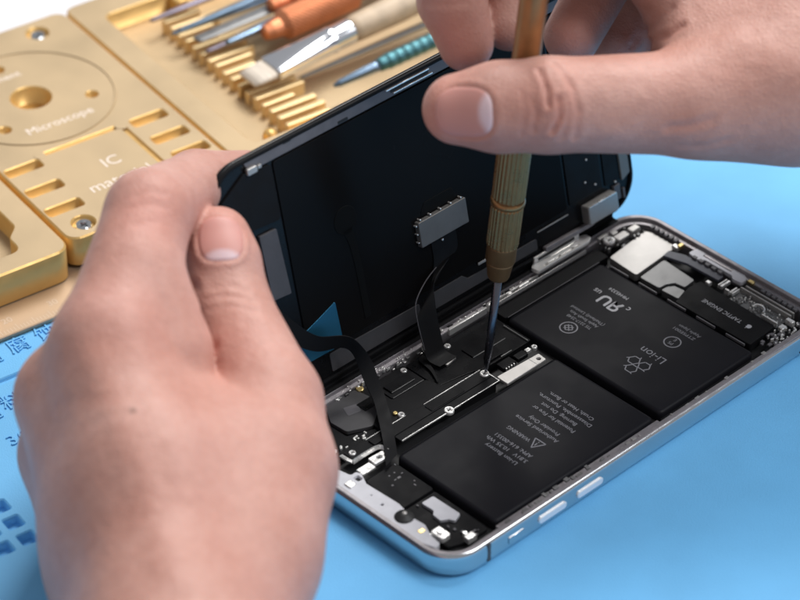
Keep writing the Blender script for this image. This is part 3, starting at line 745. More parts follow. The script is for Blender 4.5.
# ================================================================== DISPLAY ASSEMBLY
TH = rad(102.5)
Hh = Vector((0, -math.cos(TH), math.sin(TH))); Nn = Vector((1, 0, 0)).cross(Hh)
DL = Matrix((Vector((1, 0, 0)), Hh, Nn)).transposed().to_4x4(); DL.translation = Vector((0, 71.0, 8.7))
DM = PHM @ DL
ds = empty('display_panel', mtx=DM)
tag(ds, 'black display panel of the phone held open, its inner side showing', 'phone screen')
def dloop(o): return rrect(142.8 + 2 * o, 70.4 + 2 * o, 10.0 + o, 14, 71.8, 35.5)
mb = MB(); prev = None
for o, n in [(-3.5, -2.0), (-1.4, -1.95), (-.4, -1.6), (0, -1.0), (0, -.2), (-.25, .05), (-.9, .1)]:
    L = mb.loop(dloop(o), n)
    if prev: mb.strip(prev, L, 0, True)
    else: mb.f(L[::-1])
    prev = L
mb.f(prev); mb.build('cover_glass', 'black_shiny', ds)
mb = MB(); prev = None
for o, n in [(-.35, .0), (-.45, .75), (-1.0, .85), (-1.35, .75), (-1.4, .0)]:
    L = mb.loop(dloop(o), n)
    if prev: mb.strip(prev, L, 0, False)
    prev = L
mb.build('bezel_frame', 'black', ds)
def dpart(name, mk, pts, n0, n1, r=.5, ch=.08):
    mb = MB(); mb.prism(roundpoly(pts, r, 4), n0, n1, ch); return mb.build(name, mk, ds)
M['panel'] = mat('panel_back', (0.0075, 0.007, 0.007), rough=0.24, spec=0.05, rvary=0.05, vscale=30, bump=.03, bscale=60)
dpart('back_panel', 'panel', [(21.5, 9.5), (116.6, 9.5), (116.6, 66.0), (21.5, 66.0)], .08, .55, 1.0)
dpart('back_panel', 'black', [(117.8, 10), (130.8, 10), (130.8, 66), (117.8, 66)], .08, .50, .4)
dpart('back_panel', 'black', [(132.0, 9.5), (137.2, 9.5), (137.2, 66), (132.0, 66)], .08, .46, .4)
dpart('edge_band', 'grey_mid', [(18, 66.6), (136, 66.6), (133, 69.6), (12.5, 69.6), (13.5, 67.6)], .08, .62, .6)
dpart('corner_pad', 'black', [(3.0, 52), (20.8, 50.5), (20.8, 65.8), (12.0, 66.8), (3.5, 62)], .08, .75, 1.2)
dpart('foam_pad', 'foam_dark', [(13.0, 49.0), (18.6, 48.8), (19.5, 30.0), (13.4, 30.6)], .08, .9, .4)
mb = MB(); mb.box(12.8, 66.0, .6, 16.0, 67.8, 1.5, ch=.2, r=.4); mb.box(16.4, 66.4, .6, 17.6, 67.4, 1.2, ch=.15); mb.build('corner_clip', 'matte_silver', ds)
for x0, x1, h0, h1 in ((25.6, 28.2, 69.0, 69.55), (43.6, 47.0, 66.75, 67.5)):
    mb = MB(); mb.box(x0, h0, .60, x1, h1, .70, ch=.02, r=.2); mb.build('notch', 'dark', ds)
mb = MB(); mb.box(60.5, 68.7, .6, 75.6, 69.1, 1.0, ch=.08); mb.box(62.8, 67.2, .6, 76.6, 67.55, 1.0, ch=.08); mb.build('bright_slot', 'silver', ds)
mb = MB(); mb.box(62.0, 67.7, .6, 75.4, 68.55, .72, ch=.03)
for k in range(12): mb.box(63 + k, 67.8, .7, 63.5 + k, 68.45, .8, ch=.02)
mb.build('slot_mesh', 'dark', ds)
mb = MB(); mb.prism(circ(40.6, 41.0, 3.9, 24), .5, .70, .1); mb.ribbon([(40.6, 38.5, .62), (41.6, 34, .62), (42.2, 26, .62), (42.4, 12, .62)], [(1, 0, 0)] * 4, [3.2, 2.4, 2.2, 2.2], .16)
mb.build('round_sensor', 'sensor_black', ds)
# control chip module with studs
mb = MB(); mb.box(62.8, 22.9, .5, 80.0, 30.2, 2.1, ch=.2, r=.3); mb.build('chip_module', 'module', ds)
mb = MB()
for k in range(5): mb.prism(circ(64 + k * 3.7, 30.55, .26, 10), .5, 1.7, .1)
for k in range(3): mb.prism(circ(62.5, 24.5 + k * 2.4, .26, 10), .5, 1.6, .1)
mb.prism(circ(70.8, 21.6, .35, 10), .5, 1.3, .1); mb.build('solder_studs', 'silver', ds)
dpart('module_tape', 'sensor_black', [(64.5, 30.6), (78.5, 30.6), (77, 34.2), (67, 34.2)], .5, .68, 1.2)
# black ribbon from the chip to the board: lies on the panel then bows over the gap
ds_inv = DL.inverted()
def b2d(x, y, z): return tuple(ds_inv @ Vector((x, y, z)))
mb = MB()
mb.ribbon([(71.5, 22.5, .75), (71.0, 16.5, .9), (66.5, 12.8, 1.9), (60.5, 10.4, 3.8), (57.6, 6.6, 5.6), b2d(56.6, 63.4, 8.6), b2d(56.6, 61.8, 6.2), b2d(57.4, 58.6, 5.6)],
          [(1, 0, 0), (1, .1, 0), (.8, .6, 0), (.75, .65, 0), (1, .2, 0), (1, 0, 0), (1, 0, 0), (1, 0, 0)], [9.0, 8.8, 8.0, 7.6, 7.0, 6.6, 6.4, 6.2], .22)
mb.build('display_ribbon', 'black_flex', ds)
mb = MB(); mb.ribbon([(67.0, 15.2, 1.3), (61.2, 13.6, 2.6), (55.6, 11.0, 4.6), (53.7, 7.0, 6.2), b2d(53.2, 63.2, 9.2)], [(0, 0, 1)] * 5, .3, .12); mb.build('ribbon_edge', 'grey_mid', ds)
# lower strip of the panel
dpart('lower_strip', 'grey_dark', [(64, 3.2), (104, 3.0), (104, 6.2), (78, 6.4), (76, 8.0), (64, 8.0)], .08, .5, .5)
dpart('lower_strip', 'grey_dark', [(28, 2.6), (60, 2.6), (60, 7.2), (36, 7.8), (28, 7.8)], .08, .48, .5)
mb = MB(); mb.box(90, 8.3, .5, 96, 8.7, .75, ch=.05); mb.box(104.5, 7.8, .5, 116.5, 8.1, .75, ch=.05); mb.box(82, 8.4, .5, 87, 9.1, .75, ch=.05); mb.build('strip_edge', 'matte_silver', ds)
mb = MB(); mb.box(122.2, 2.4, .1, 133.8, 7.9, 3.0, ch=.35, r=.5); mb.build('metal_bracket', 'matte_silver', ds)
mb = MB(); mb.box(122.6, 7.55, 2.3, 133.4, 7.95, 3.05, ch=.1); mb.build('bracket_lip', 'silver', ds)
dpart('lower_strip', 'rim', [(106, 1.4), (124, 1.2), (128, 2.2), (106, 2.8)], .3, 1.6, .4)
dpart('foam_pad', 'foam_pale', [(137.6, 36), (141.4, 36), (141.6, 10.0), (138.4, 8.6)], .08, .7, .3)
mb = MB()
for x, h in ((124.5, 14.2), (128.2, 12.0), (126.0, 20.5), (135.8, 9.4)): mb.prism(circ(x, h, .32, 10), .4, .75, .05)
mb.build('white_dots', 'white_part', ds)
mb = MB(); mb.box(138.0, 3.4, .1, 138.8, 6.4, .9, ch=.1); mb.box(134.6, 4.0, .1, 137.0, 8.4, 1.0, ch=.2); mb.build('small_clip', 'grey_mid', ds)
# reflective film folded over the panel at the left, with the sensor ribbon crossing it
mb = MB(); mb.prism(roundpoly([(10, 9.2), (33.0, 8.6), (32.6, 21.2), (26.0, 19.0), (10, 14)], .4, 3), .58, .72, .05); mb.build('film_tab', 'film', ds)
mb = MB()
mb.ribbon([(12.0, 27.5, .9), (16.5, 20.5, 2.2), (22.0, 15.0, 4.0), (31.0, 11.0, 6.5), b2d(32.5, 60.0, 9.6), b2d(28.0, 52.0, 7.6), b2d(23.0, 45.0, 6.6), b2d(19.5, 40.5, 5.2)],
          [(1, .9, 0), (.9, .9, .1), (.3, 1, .2), (.1, 1, .5), (1, .1, -.3), (1, .1, -.3), (1, 0, -.3), (1, 0, -.3)], [5.0, 4.8, 4.4, 4.4, 5.0, 5.4, 5.4, 5.6], .2)
mb.build('sensor_ribbon', 'black_flex', ds)

# ================================================================== SCREWDRIVER
tip = at(486, 371, 6.2); topp = tip + Vector((0.083 * 150, 0, 150))
KR = 0.9
sd = empty('screwdriver', mtx=axis_mtx(tip, topp)); tag(sd, 'slim brass precision screwdriver held upright on a phone screw', 'screwdriver')
mb = MB(); mb.lathe([(.45, 0), (.55, .5), (.95, 3.0), (1.05, 4.5), (1.2, 6), (1.25, 34)], 20)
for v in mb.bm.verts: v.co.x *= KR; v.co.y *= KR
mb.build('shaft', 'shaft', sd)
mb = MB(); mb.lathe([(1.5, 30.5), (2.9, 30.7), (3.2, 31.4), (3.9, 35.5), (4.15, 36.2)], 40)
for v in mb.bm.verts: v.co.x *= KR; v.co.y *= KR
mb.build('nose_cone', 'brass_dull', sd)
mb = MB(); mb.lathe([(4.1, 36.1), (4.3, 36.4), (4.3, 41.0), (4.45, 41.4)], 40)
for v in mb.bm.verts: v.co.x *= KR; v.co.y *= KR
mb.build('collar', 'brass_dull', sd)
def fl(lo, hi, depth, nn=48):
    def f(k, j): return (-depth if k % 4 in (0, 1) else 0) if lo <= j <= hi else 0
    return f
mb = MB(); mb.lathe([(4.4, 41.3), (4.6, 41.7), (4.6, 53.2), (4.2, 53.8)], 96, 0, False, fl(1, 2, .28))
for v in mb.bm.verts: v.co.x *= KR; v.co.y *= KR
mb.build('fluted_grip', 'brass', sd)
mb = MB(); mb.lathe([(4.3, 53.6), (4.85, 54.0), (4.95, 54.6), (4.85, 55.2), (4.4, 55.6)], 48)
for v in mb.bm.verts: v.co.x *= KR; v.co.y *= KR
mb.build('grip_ring', 'brass', sd)
mb = MB(); mb.lathe([(4.4, 55.5), (4.75, 56.2), (4.9, 90), (4.6, 91)], 96, 0, False, fl(1, 2, .28))
for v in mb.bm.verts: v.co.x *= KR; v.co.y *= KR
mb.build('fluted_grip', 'brass', sd)
mb = MB(); mb.lathe([(4.4, 90.8), (3.9, 92), (3.8, 132), (4.4, 134), (4.4, 141), (3.2, 142.5)], 48)
for v in mb.bm.verts: v.co.x *= KR; v.co.y *= KR
mb.build('handle', 'brass_dark', sd)

# ================================================================== HANDS (signed-distance bodies meshed with surface nets)
def smin(a, b, k):
    h = np.maximum(k - np.abs(a - b), 0) / k
    return np.minimum(a, b) - h * h * h * k / 6.0

def round_cone(P, a, b, r1, r2):
    ba = b - a; l2 = float(ba @ ba); rr = r1 - r2; a2 = l2 - rr * rr; il2 = 1.0 / l2
    pa = P - a; y = pa @ ba; z = y - l2
    t = pa * l2 - ba * y[:, None]; x2 = np.einsum('ij,ij->i', t, t)
    y2 = y * y * l2; z2 = z * z * l2
    k = np.sign(rr) * rr * rr * x2
    d = (np.sqrt(x2 * a2 * il2) + y * rr) * il2 - r1
    c1 = np.sign(z) * a2 * z2 > k
    c2 = np.sign(y) * a2 * y2 < k
    d = np.where(c2, np.sqrt(x2 + y2) * il2 - r1, d)
    d = np.where(c1, np.sqrt(x2 + z2) * il2 - r2, d)
    return d

class Hand:
    def __init__(s): s.palm = []; s.fing = []; s.kp = 13.0
    def chain(s, pts): return [(cv(*p[:3]), p[3]) for p in pts]
    def add_palm(s, *pts):
        c = s.chain(pts)
        for i in range(len(c) - 1): s.palm.append((c[i][0], c[i + 1][0], c[i][1], c[i + 1][1]))
    def add_finger(s, pts, kb=7.0, kj=2.5, extra=()):
        c = s.chain(pts); segs = [(c[i][0], c[i + 1][0], c[i][1], c[i + 1][1]) for i in range(len(c) - 1)]
        for e in extra:
            q = s.chain(e); segs.append((q[0][0], q[1][0], q[0][1], q[1][1]))
        s.fing.append((segs, kb, kj))
    def sdf(s, P):
        d = None
        for a, b, r1, r2 in s.palm:
            q = round_cone(P, a, b, r1, r2); d = q if d is None else smin(d, q, s.kp)
        out = d
        for segs, kb, kj in s.fing:
            f = None
            for a, b, r1, r2 in segs:
                q = round_cone(P, a, b, r1, r2); f = q if f is None else smin(f, q, kj)
            out = smin(out, smin(d, f, kb), 1.6)
        return out
    def bounds(s):
        pts = []
        for segs in [s.palm] + [f[0] for f in s.fing]:
            for a, b, r1, r2 in segs: pts += [a - r1 - 6, a + r1 + 6, b - r2 - 6, b + r2 + 6]
        pts = np.array(pts); return pts.min(0), pts.max(0)
    def mesh(s, h=0.7):
        lo, hi = s.bounds(); B = 12
        n = np.ceil((hi - lo) / h / B).astype(int) * B
        nb = n // B
        V = np.empty(n + 1, np.float32)
        # coarse pass
        ci = np.stack(np.meshgrid(*[np.arange(k) for k in nb], indexing='ij'), -1).reshape(-1, 3)
        cc = lo + (ci * B + B / 2) * h
        dc = s.sdf(cc); diag = B * h * 0.9 + 4
        V[:] = 10
        g = np.stack(np.meshgrid(*[np.arange(B + 1)] * 3, indexing='ij'), -1).reshape(-1, 3)
        for k in range(len(ci)):
            i0 = ci[k] * B
            sl = tuple(slice(i0[j], i0[j] + B + 1) for j in range(3))
            if abs(dc[k]) > diag:
                if dc[k] < 0: V[sl] = np.minimum(V[sl], -5)
                continue
        act = np.where(np.abs(dc) <= diag)[0]
        for c0 in range(0, len(act), 60):
            ids = act[c0:c0 + 60]
            P = (ci[ids][:, None, :] * B + g[None]).reshape(-1, 3)
            val = s.sdf(lo + P * h)
            V[P[:, 0], P[:, 1], P[:, 2]] = val
        return s.nets(V, lo, h)
    def nets(s, V, lo, h):
        S = V < 0
        c = S[:-1, :-1, :-1].astype(np.int8)
        cnt = np.zeros(c.shape, np.int8)
        for dx in (0, 1):
            for dy in (0, 1):
                for dz in (0, 1):
                    cnt += S[dx:dx + c.shape[0], dy:dy + c.shape[1], dz:dz + c.shape[2]]
        A = np.argwhere((cnt > 0) & (cnt < 8))
        idx = -np.ones(c.shape, np.int32); idx[A[:, 0], A[:, 1], A[:, 2]] = np.arange(len(A))
        acc = np.zeros((len(A), 3)); num = np.zeros(len(A))
        for ax in range(3):
            o = [k for k in range(3) if k != ax]
            for p in (0, 1):
                for q in (0, 1):
                    a = A.copy(); a[:, o[0]] += p; a[:, o[1]] += q; b = a.copy(); b[:, ax] += 1
                    va = V[a[:, 0], a[:, 1], a[:, 2]]; vb = V[b[:, 0], b[:, 1], b[:, 2]]
                    m = (va < 0) != (vb < 0); t = np.where(m, va / np.where(va == vb, 1, va - vb), 0)
                    pos = a.astype(float); pos[:, ax] += t
                    acc[m] += pos[m]; num[m] += 1
        verts = lo + acc / num[:, None] * h
        F = []
        for ax in range(3):
            o = [(ax + 1) % 3, (ax + 2) % 3]
            sl0 = [slice(None)] * 3; sl1 = [slice(None)] * 3; sl0[ax] = slice(0, -1); sl1[ax] = slice(1, None)
            s0, s1 = S[tuple(sl0)], S[tuple(sl1)]
            E = np.argwhere(s0 != s1)
            ok = (E[:, o[0]] > 0) & (E[:, o[1]] > 0) & (E[:, o[0]] < c.shape[o[0]]) & (E[:, o[1]] < c.shape[o[1]])
            E = E[ok]; ins = s0[E[:, 0], E[:, 1], E[:, 2]]
            q = []
            for (p, r) in ((-1, -1), (0, -1), (0, 0), (-1, 0)):
                e = E.copy(); e[:, o[0]] += p; e[:, o[1]] += r; q.append(idx[e[:, 0], e[:, 1], e[:, 2]])
            q = np.stack(q, 1); q[~ins] = q[~ins][:, ::-1]; F.append(q)
        return verts, np.concatenate(F)
    def grad(s, P, e=0.4):
        G = np.stack([s.sdf(P + np.eye(3)[k] * e) - s.sdf(P - np.eye(3)[k] * e) for k in range(3)], 1)
        return G / np.maximum(np.linalg.norm(G, axis=1, keepdims=True), 1e-6)

def seg_dist(P, pts):
    d = np.full(len(P), 1e9)
    for a, b in zip(pts[:-1], pts[1:]):
        ba = b - a; t = np.clip((P - a) @ ba / max(ba @ ba, 1e-9), 0, 1)
        d = np.minimum(d, np.linalg.norm(P - a - t[:, None] * ba, axis=1))
    return d

def hit(hand, px, py, d0=150.0):                   # front surface of the hand seen through a point of the picture
    a, b = cv(px, py, d0), cv(px, py, -120)
    v = (b - a) / np.linalg.norm(b - a); p = a.copy()
    for _ in range(120):
        q = hand.sdf(p[None])[0]
        if abs(q) < .02: break
        p = p + v * max(q * .8, .02)
    return p

def skin_material():
    m = bpy.data.materials.new('skin'); m.use_nodes = True; nt = m.node_tree; N, L = nt.nodes, nt.links; b = N['Principled BSDF']
    tc = N.new('ShaderNodeTexCoord')
    def noise(sc, det=5):
        n = N.new('ShaderNodeTexNoise'); n.inputs['Scale'].default_value = sc; n.inputs['Detail'].default_value = det; L.new(tc.outputs['Object'], n.inputs['Vector']); return n
    n1 = noise(60); n2 = noise(420, 6)
    r = N.new('ShaderNodeValToRGB'); L.new(n1.outputs[0], r.inputs[0]); e = r.color_ramp.elements
    e[0].position, e[1].position = .32, .70; e[0].color = (.470, .240, .190, 1); e[1].color = (.550, .315, .262, 1)
    mx = N.new('ShaderNodeMix'); mx.data_type = 'RGBA'; mx.blend_type = 'MULTIPLY'; mx.inputs['Factor'].default_value = .32
    r2 = N.new('ShaderNodeValToRGB'); L.new(n2.outputs[0], r2.inputs[0]); r2.color_ramp.elements[0].color = (.78, .70, .68, 1); r2.color_ramp.elements[0].position = .35; r2.color_ramp.elements[1].position = .65
    L.new(r.outputs[0], mx.inputs[6]); L.new(r2.outputs[0], mx.inputs[7])
    at_ = N.new('ShaderNodeAttribute'); at_.attribute_name = 'blush'
    mb_ = N.new('ShaderNodeMix'); mb_.data_type = 'RGBA'; mb_.inputs[7].default_value = (.58, .23, .18, 1)
    L.new(at_.outputs['Fac'], mb_.inputs['Factor']); L.new(mx.outputs[2], mb_.inputs[6]); 
    am = N.new('ShaderNodeAttribute'); am.attribute_name = 'mole'
    mm_ = N.new('ShaderNodeMix'); mm_.data_type = 'RGBA'; mm_.inputs[7].default_value = (.16, .075, .05, 1)
    L.new(am.outputs['Fac'], mm_.inputs['Factor']); L.new(mb_.outputs[2], mm_.inputs[6]); L.new(mm_.outputs[2], b.inputs['Base Color'])
    b.inputs['Roughness'].default_value = .50; b.inputs['Specular IOR Level'].default_value = .38
    b.inputs['Subsurface Weight'].default_value = .22; b.inputs['Subsurface Radius'].default_value = (1, .36, .2); b.inputs['Subsurface Scale'].default_value = .0022
    vo = N.new('ShaderNodeTexVoronoi'); vo.inputs['Scale'].default_value = 950; vo.feature = 'DISTANCE_TO_EDGE'
    wp = N.new('ShaderNodeMix'); wp.data_type = 'VECTOR'; wp.inputs['Factor'].default_value = .0012
    n3 = noise(500, 3); L.new(tc.outputs['Object'], wp.inputs[4]); L.new(n3.outputs[1], wp.inputs[5]); L.new(wp.outputs[1], vo.inputs['Vector'])
    n4 = noise(260, 5)
    b1 = N.new('ShaderNodeBump'); b1.inputs['Strength'].default_value = .55; b1.inputs['Distance'].default_value = .0003; L.new(vo.outputs[0], b1.inputs['Height'])
    b2 = N.new('ShaderNodeBump'); b2.inputs['Strength'].default_value = .34; b2.inputs['Distance'].default_value = .0010; L.new(n4.outputs[0], b2.inputs['Height']); L.new(b1.outputs[0], b2.inputs['Normal'])
    L.new(b2.outputs[0], b.inputs['Normal'])
    return m
M['skin'] = skin_material()
def nail_material():
    m = bpy.data.materials.new('nail'); m.use_nodes = True; N, L = m.node_tree.nodes, m.node_tree.links; b = N['Principled BSDF']
    a = N.new('ShaderNodeAttribute'); a.attribute_name = 'lunula'
    r = N.new('ShaderNodeValToRGB'); L.new(a.outputs['Fac'], r.inputs[0])
    r.color_ramp.elements[0].color = (.55, .262, .225, 1); r.color_ramp.elements[1].color = (.68, .50, .52, 1)
    L.new(r.outputs[0], b.inputs['Base Color']); b.inputs['Roughness'].default_value = .48
    b.inputs['Subsurface Weight'].default_value = .2; b.inputs['Subsurface Scale'].default_value = .001; b.inputs['Subsurface Radius'].default_value = (1, .4, .3)
    return m
M['nail'] = nail_material()

def build_hand(hand, name, label, creases=(), blush=(), bumps=(), nails=(), spots=(), h=0.7):
    v, f = hand.mesh(h)
    for _ in range(2):
        d = hand.sdf(v); g = hand.grad(v); v = v - g * d[:, None] * .8
    disp = np.zeros(len(v)); bl = np.zeros(len(v))
    for pts, depth, w in creases:                   # points given in the picture, dropped on the skin
        P = np.array([hit(hand, *q) for q in pts]); d = seg_dist(v, P)
        disp -= depth * np.exp(-(d / w) ** 2); disp += depth * .35 * np.exp(-((d - 2.0 * w) / (1.2 * w)) ** 2)
        bl += .35 * depth * np.exp(-(d / (w * 1.4)) ** 2)
    for pts, hgt, w in bumps:
        P = np.array([hit(hand, *q) for q in pts]); d = seg_dist(v, P) if len(P) > 1 else np.linalg.norm(v - P[0], axis=1)
        disp += hgt * np.exp(-(d / w) ** 2)
    for px, py, rr, a in blush:
        p = hit(hand, px, py); bl += a * np.exp(-(np.linalg.norm(v - p, axis=1) / rr) ** 2)
    # nail beds: a shallow groove round each plate
    nm = []
    for (px, py), tdir, L, W, nd in nails:
        c = hit(hand, px, py); n = hand.grad(c[None])[0]
        if nd is not None: n = np.array(nd, float); n /= np.linalg.norm(n)
        t = np.array(tdir, float); t -= n * (t @ n); t /= np.linalg.norm(t); b = np.cross(n, t)
        nm.append((c, t, b, n, L, W))
        x = (v - c) @ t / (L / 2); y = (v - c) @ b / (W / 2); side = (v - c) @ n
        rr = (np.abs(x) ** 2.6 + np.abs(y) ** 2.6) ** (1 / 2.6)
        ok = (side > -3.6) & (side < 2.5) & (g @ n > .15)
        fold = np.exp(-((rr - 1.13) / .10) ** 2) * ok * np.clip((.55 - x) / .5, 0, 1)
        bed = 1 / (1 + np.exp(np.clip((rr - 1.0) * 26, -50, 50))) * ok
        disp += .34 * fold - .26 * bed; bl += .30 * bed
    v2 = v + g * disp[:, None]
    me = bpy.data.meshes.new(name)
    base = c2w(v2) * MM; org = base.mean(0); base[:, 2].min()
    org = np.array([org[0], org[1], base[:, 2].min()])
    me.from_pydata((base - org).tolist(), [], f.tolist()); me.update()
    me.polygons.foreach_set('use_smooth', np.ones(len(f), bool))
    sp = np.zeros(len(v))
    for px, py, rr in spots: sp += np.exp(-(np.linalg.norm(v - hit(hand, px, py), axis=1) / rr) ** 2)
    a3 = me.attributes.new('mole', 'FLOAT', 'POINT'); a3.data.foreach_set('value', np.clip(sp, 0, 1).astype(np.float32))
    at_ = me.attributes.new('blush', 'FLOAT', 'POINT'); at_.data.foreach_set('value', np.clip(bl, 0, 1).astype(np.float32))
    me.materials.append(M['skin'])
    o = bpy.data.objects.new(name, me); COL.objects.link(o); o.location = org; tag(o, label, 'hand')
    for c, t, b, n, L, W in nm:
        U, Vn = 26, 22
        x, y = np.meshgrid(np.linspace(-1, 1, U + 1), np.linspace(-1, 1, Vn + 1), indexing='ij'); x = x.ravel(); y = y.ravel()
        k = (np.abs(x) ** 3 + np.abs(y) ** 3) ** (1 / 3); mx_ = np.maximum(np.abs(x), np.abs(y)); q = np.where(k > 1e-6, mx_ / np.maximum(k, 1e-6), 1)
        X, Y = x * q, y * q; e = mx_
        p = c + t * (X * L / 2)[:, None] + b * (Y * W / 2)[:, None] + n * 8
        for _ in range(40): p = p - n * (np.maximum(hand.sdf(p), -.5) * .9)[:, None]
        gn = hand.grad(p); inn = e < .97
        p = p + gn * (np.where(inn, .12, -.25) + .05 * np.maximum(0, (X - .7) / .3) * inn - .10 * np.maximum(0, -X - .6))[:, None]
        top = p; xl = (X + 1.0) / .55
        lun = np.clip(3.0 * (1 - np.hypot(xl, Y * .95)), 0, 1) 
        F = [(i * (Vn + 1) + j, (i + 1) * (Vn + 1) + j, (i + 1) * (Vn + 1) + j + 1, i * (Vn + 1) + j + 1) for i in range(U) for j in range(Vn)]
        w = c2w(np.array(top)) * MM - org
        m2 = bpy.data.meshes.new('fingernail'); m2.from_pydata(w.tolist(), [], F); m2.update(); m2.polygons.foreach_set('use_smooth', np.ones(len(F), bool))
        a2 = m2.attributes.new('lunula', 'FLOAT', 'POINT'); a2.data.foreach_set('value', lun.astype(np.float32))
        m2.materials.append(M['nail']); on = bpy.data.objects.new('fingernail', m2); COL.objects.link(on); on.parent = o
    return o

# ---- hand working the screwdriver (enters at the right)
R = Hand()
R.add_palm((720, 5, 38, 13), (860, -20, 40, 17), (990, 10, 30, 25), (1250, 60, 5, 29))
R.add_palm((725, -25, 15, 12.5), (880, -30, 20, 16), (990, 10, 30, 22))
R.add_palm((745, -45, -8, 12), (880, -30, 2, 15), (990, 15, 20, 22))
R.add_palm((765, -40, -28, 11), (880, -10, -15, 14), (990, 20, 15, 22))
R.add_palm((720, 95, 55, 14), (800, 85, 50, 17), (900, 60, 42, 20), (990, 30, 32, 23))
R.add_palm((700, 42, 46, 10), (790, 40, 45, 17))
R.add_palm((700, 30, 44, 8), (740, 80, 50, 12))
R.add_palm((730, 10, 22, 14), (652, 28, 8, 9))
R.add_finger([(790, 88, 52, 17.2), (690, 103, 59, 12.7), (548, 105, 67, 11.2), (500, 107, 67, 10.6), (458, 109, 65, 8.6)], 9, 4)
R.add_finger([(735, 0, 38, 13), (690, 0, 40, 11.5), (588, -120, 55, 9.6), (455, -55, 52, 8.8), (452, 0, 50, 8.4), (466, 44, 48, 6.8)], 8, 2.5)
R.add_finger([(725, -25, 15, 12), (645, -125, 34, 9.6), (535, -80, 40, 8.4), (510, 22, 43, 7.2)], 7, 2.5)
R.add_finger([(745, -45, -8, 11), (700, -120, 10, 9.4), (622, -55, 20, 8.2), (572, 36, 29, 7.2)], 7, 2.5)
R.add_finger([(765, -40, -28, 10), (720, -90, -10, 8.4), (665, -30, 5, 7.4), (616, 44, 15, 6.5)], 7, 2.5)
build_hand(R, 'hand', 'right hand pinching the brass screwdriver between thumb and fingertips',
    creases=[([(539, 70), (547, 90), (549, 106)], .75, .62), ([(558, 98), (560, 116), (552, 132)], .75, .62), ([(552, 62), (570, 84), (578, 110), (575, 138)], .42, .8),
             ([(531, 98), (536, 112), (533, 130)], .30, .7), ([(522, 92), (526, 112), (522, 134)], .18, .7), ([(566, 96), (568, 118), (562, 138)], .25, .7),
             ([(632, 46), (650, 44), (668, 36), (682, 26)], .5, 1.0), ([(636, 38), (652, 26), (672, 8)], .35, 1.0), ([(668, 128), (690, 126), (712, 120)], .3, 1.1), ([(680, 146), (705, 146), (728, 140)], .2, 1.0),
             ([(425, 3), (445, 5), (466, 2)], .35, .8)],
    blush=[(440, 110, 10, .5), (545, 108, 9, .18), (452, 40, 9, .55), (634, 44, 7, .45), (575, 40, 8, .5), (690, 110, 18, .08)],
    bumps=[([(612, 132)], .5, 4), ([(735, 40), (790, 70)], .5, 5)],
    nails=[((463, 113), (-1, -.02, -.15), 15.5, 12.4, None)], h=0.75)

# ---- hand steadying the display (enters from below at the left)
Lh = Hand(); Lh.kp = 15
Lh.add_palm((108, 352, 90, 12.5), (150, 480, 108, 15), (178, 640, 132, 16), (175, 760, 150, 24))
Lh.add_palm((70, 398, 80, 12.0), (120, 520, 100, 15), (170, 650, 126, 17), (190, 760, 150, 24))
Lh.add_palm((72, 455, 66, 11.8), (118, 560, 88, 14), (150, 660, 114, 16), (180, 760, 145, 22))
Lh.add_palm((98, 505, 52, 11), (130, 590, 76, 13), (150, 670, 104, 15), (180, 760, 140, 22))
Lh.add_palm((178, 760, 152, 25), (190, 1050, 232, 29))
Lh.add_palm((262, 470, 92, 15.5), (240, 560, 108, 15.5), (190, 690, 132, 18))
Lh.add_palm((160, 425, 88, 12), (215, 480, 96, 15))
Lh.add_palm((150, 410, 86, 9), (220, 450, 88, 11))
Lh.add_finger([(250, 545, 106, 16), (266, 470, 92, 16.0), (268, 402, 80, 12.6), (227, 302, 64, 9.9), (221, 264, 62, 9.3), (218, 239, 61, 7.9)], 5, 4)
Lh.add_finger([(120, 385, 94, 13.5), (114, 340, 91, 12.8), (149, 213, 72, 10.4), (196, 184, 45, 8.2), (246, 179, 35, 7.2)], 9, 3, extra=[[(138, 275, 82, 11), (166, 352, 86, 11)]])
Lh.add_finger([(70, 398, 80, 12), (112, 335, 44, 9.8), (165, 300, 22, 8.6), (205, 270, 14, 7.5)], 8, 3)
Lh.add_finger([(72, 455, 66, 11.5), (112, 400, 30, 9.4), (165, 360, 12, 8.4), (205, 330, 6, 7.3)], 8, 3)
Lh.add_finger([(98, 505, 52, 10.5), (130, 455, 22, 8.4), (175, 415, 6, 7.6), (210, 390, 2, 6.6)], 8, 3)
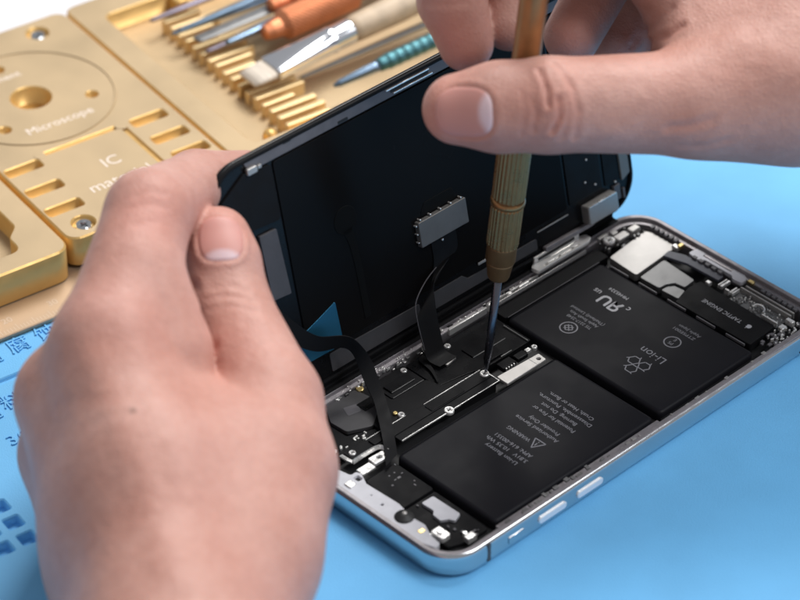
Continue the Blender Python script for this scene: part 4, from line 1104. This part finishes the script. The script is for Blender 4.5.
build_hand(Lh, 'hand', 'left hand in the foreground gripping the display corner with thumb and forefinger',
    creases=[([(136, 196), (150, 191), (164, 194)], .12, .9), ([(132, 208), (148, 203), (166, 208)], .10, .8), ([(134, 226), (150, 222), (166, 226)], .10, .9),
             ([(208, 290), (229, 286), (249, 291)], .10, .7), ([(205, 299), (230, 296), (253, 302)], .16, .7), ([(210, 309), (232, 306), (256, 312)], .10, .7),
             ([(60, 405), (110, 402), (170, 396)], .12, 1.4), ([(194, 285), (203, 315), (215, 348)], .5, 1.1)],
    blush=[(148, 212, 9, .40), (218, 225, 9, .40), (118, 300, 14, .22), (250, 400, 20, .15), (200, 500, 30, .10), (230, 345, 10, .25)],
    bumps=[([(95, 360), (140, 470), (175, 580)], .7, 4.5), ([(130, 330), (185, 480), (200, 590)], .35, 5)],
    nails=[((221, 237), (-.06, 1, -.15), 12.2, 11.0, None)], spots=[(133, 412, .8)], h=0.75)

for key, grp in (('fixture_block', 'gold blocks standing on the base plate'), ('knurled_handle', 'copper handles lying in the tray'), ('pry_tool', 'violet grey pry tools in the tray'), ('hand', 'hands working on the phone')):
    for o in bpy.data.objects:
        if o.parent is None and o.name.split('.')[0] == key: o['group'] = grp

# ================================================================== LIGHT
w = bpy.data.worlds.new('World'); scene.world = w; w.use_nodes = True
w.node_tree.nodes['Background'].inputs[0].default_value = (.86, .86, .89, 1); w.node_tree.nodes['Background'].inputs[1].default_value = .42
def area(name, loc, target, sx, sy, power, col=(1, 1, 1)):
    l = bpy.data.lights.new(name, 'AREA'); l.shape = 'RECTANGLE'; l.size = sx; l.size_y = sy; l.energy = power; l.color = col
    o = bpy.data.objects.new(name, l); COL.objects.link(o); o.location = loc
    o.rotation_euler = (Vector(target) - Vector(loc)).to_track_quat('-Z', 'Y').to_euler(); return o
area('softbox_key', (0.22, 0.66, 1.05), (0, 0.0, 0), .7, .5, 16, (1, .985, .96))
area('softbox_fill', (0.74, -0.22, 1.05), (0, 0, 0), .6, .6, 9.0, (.96, .98, 1))

scene.view_settings.view_transform = 'Standard'; scene.view_settings.look = 'None'; scene.view_settings.exposure = 0; scene.view_settings.gamma = 1
scene.cycles.use_denoising = True
scene.cycles.max_bounces = 8
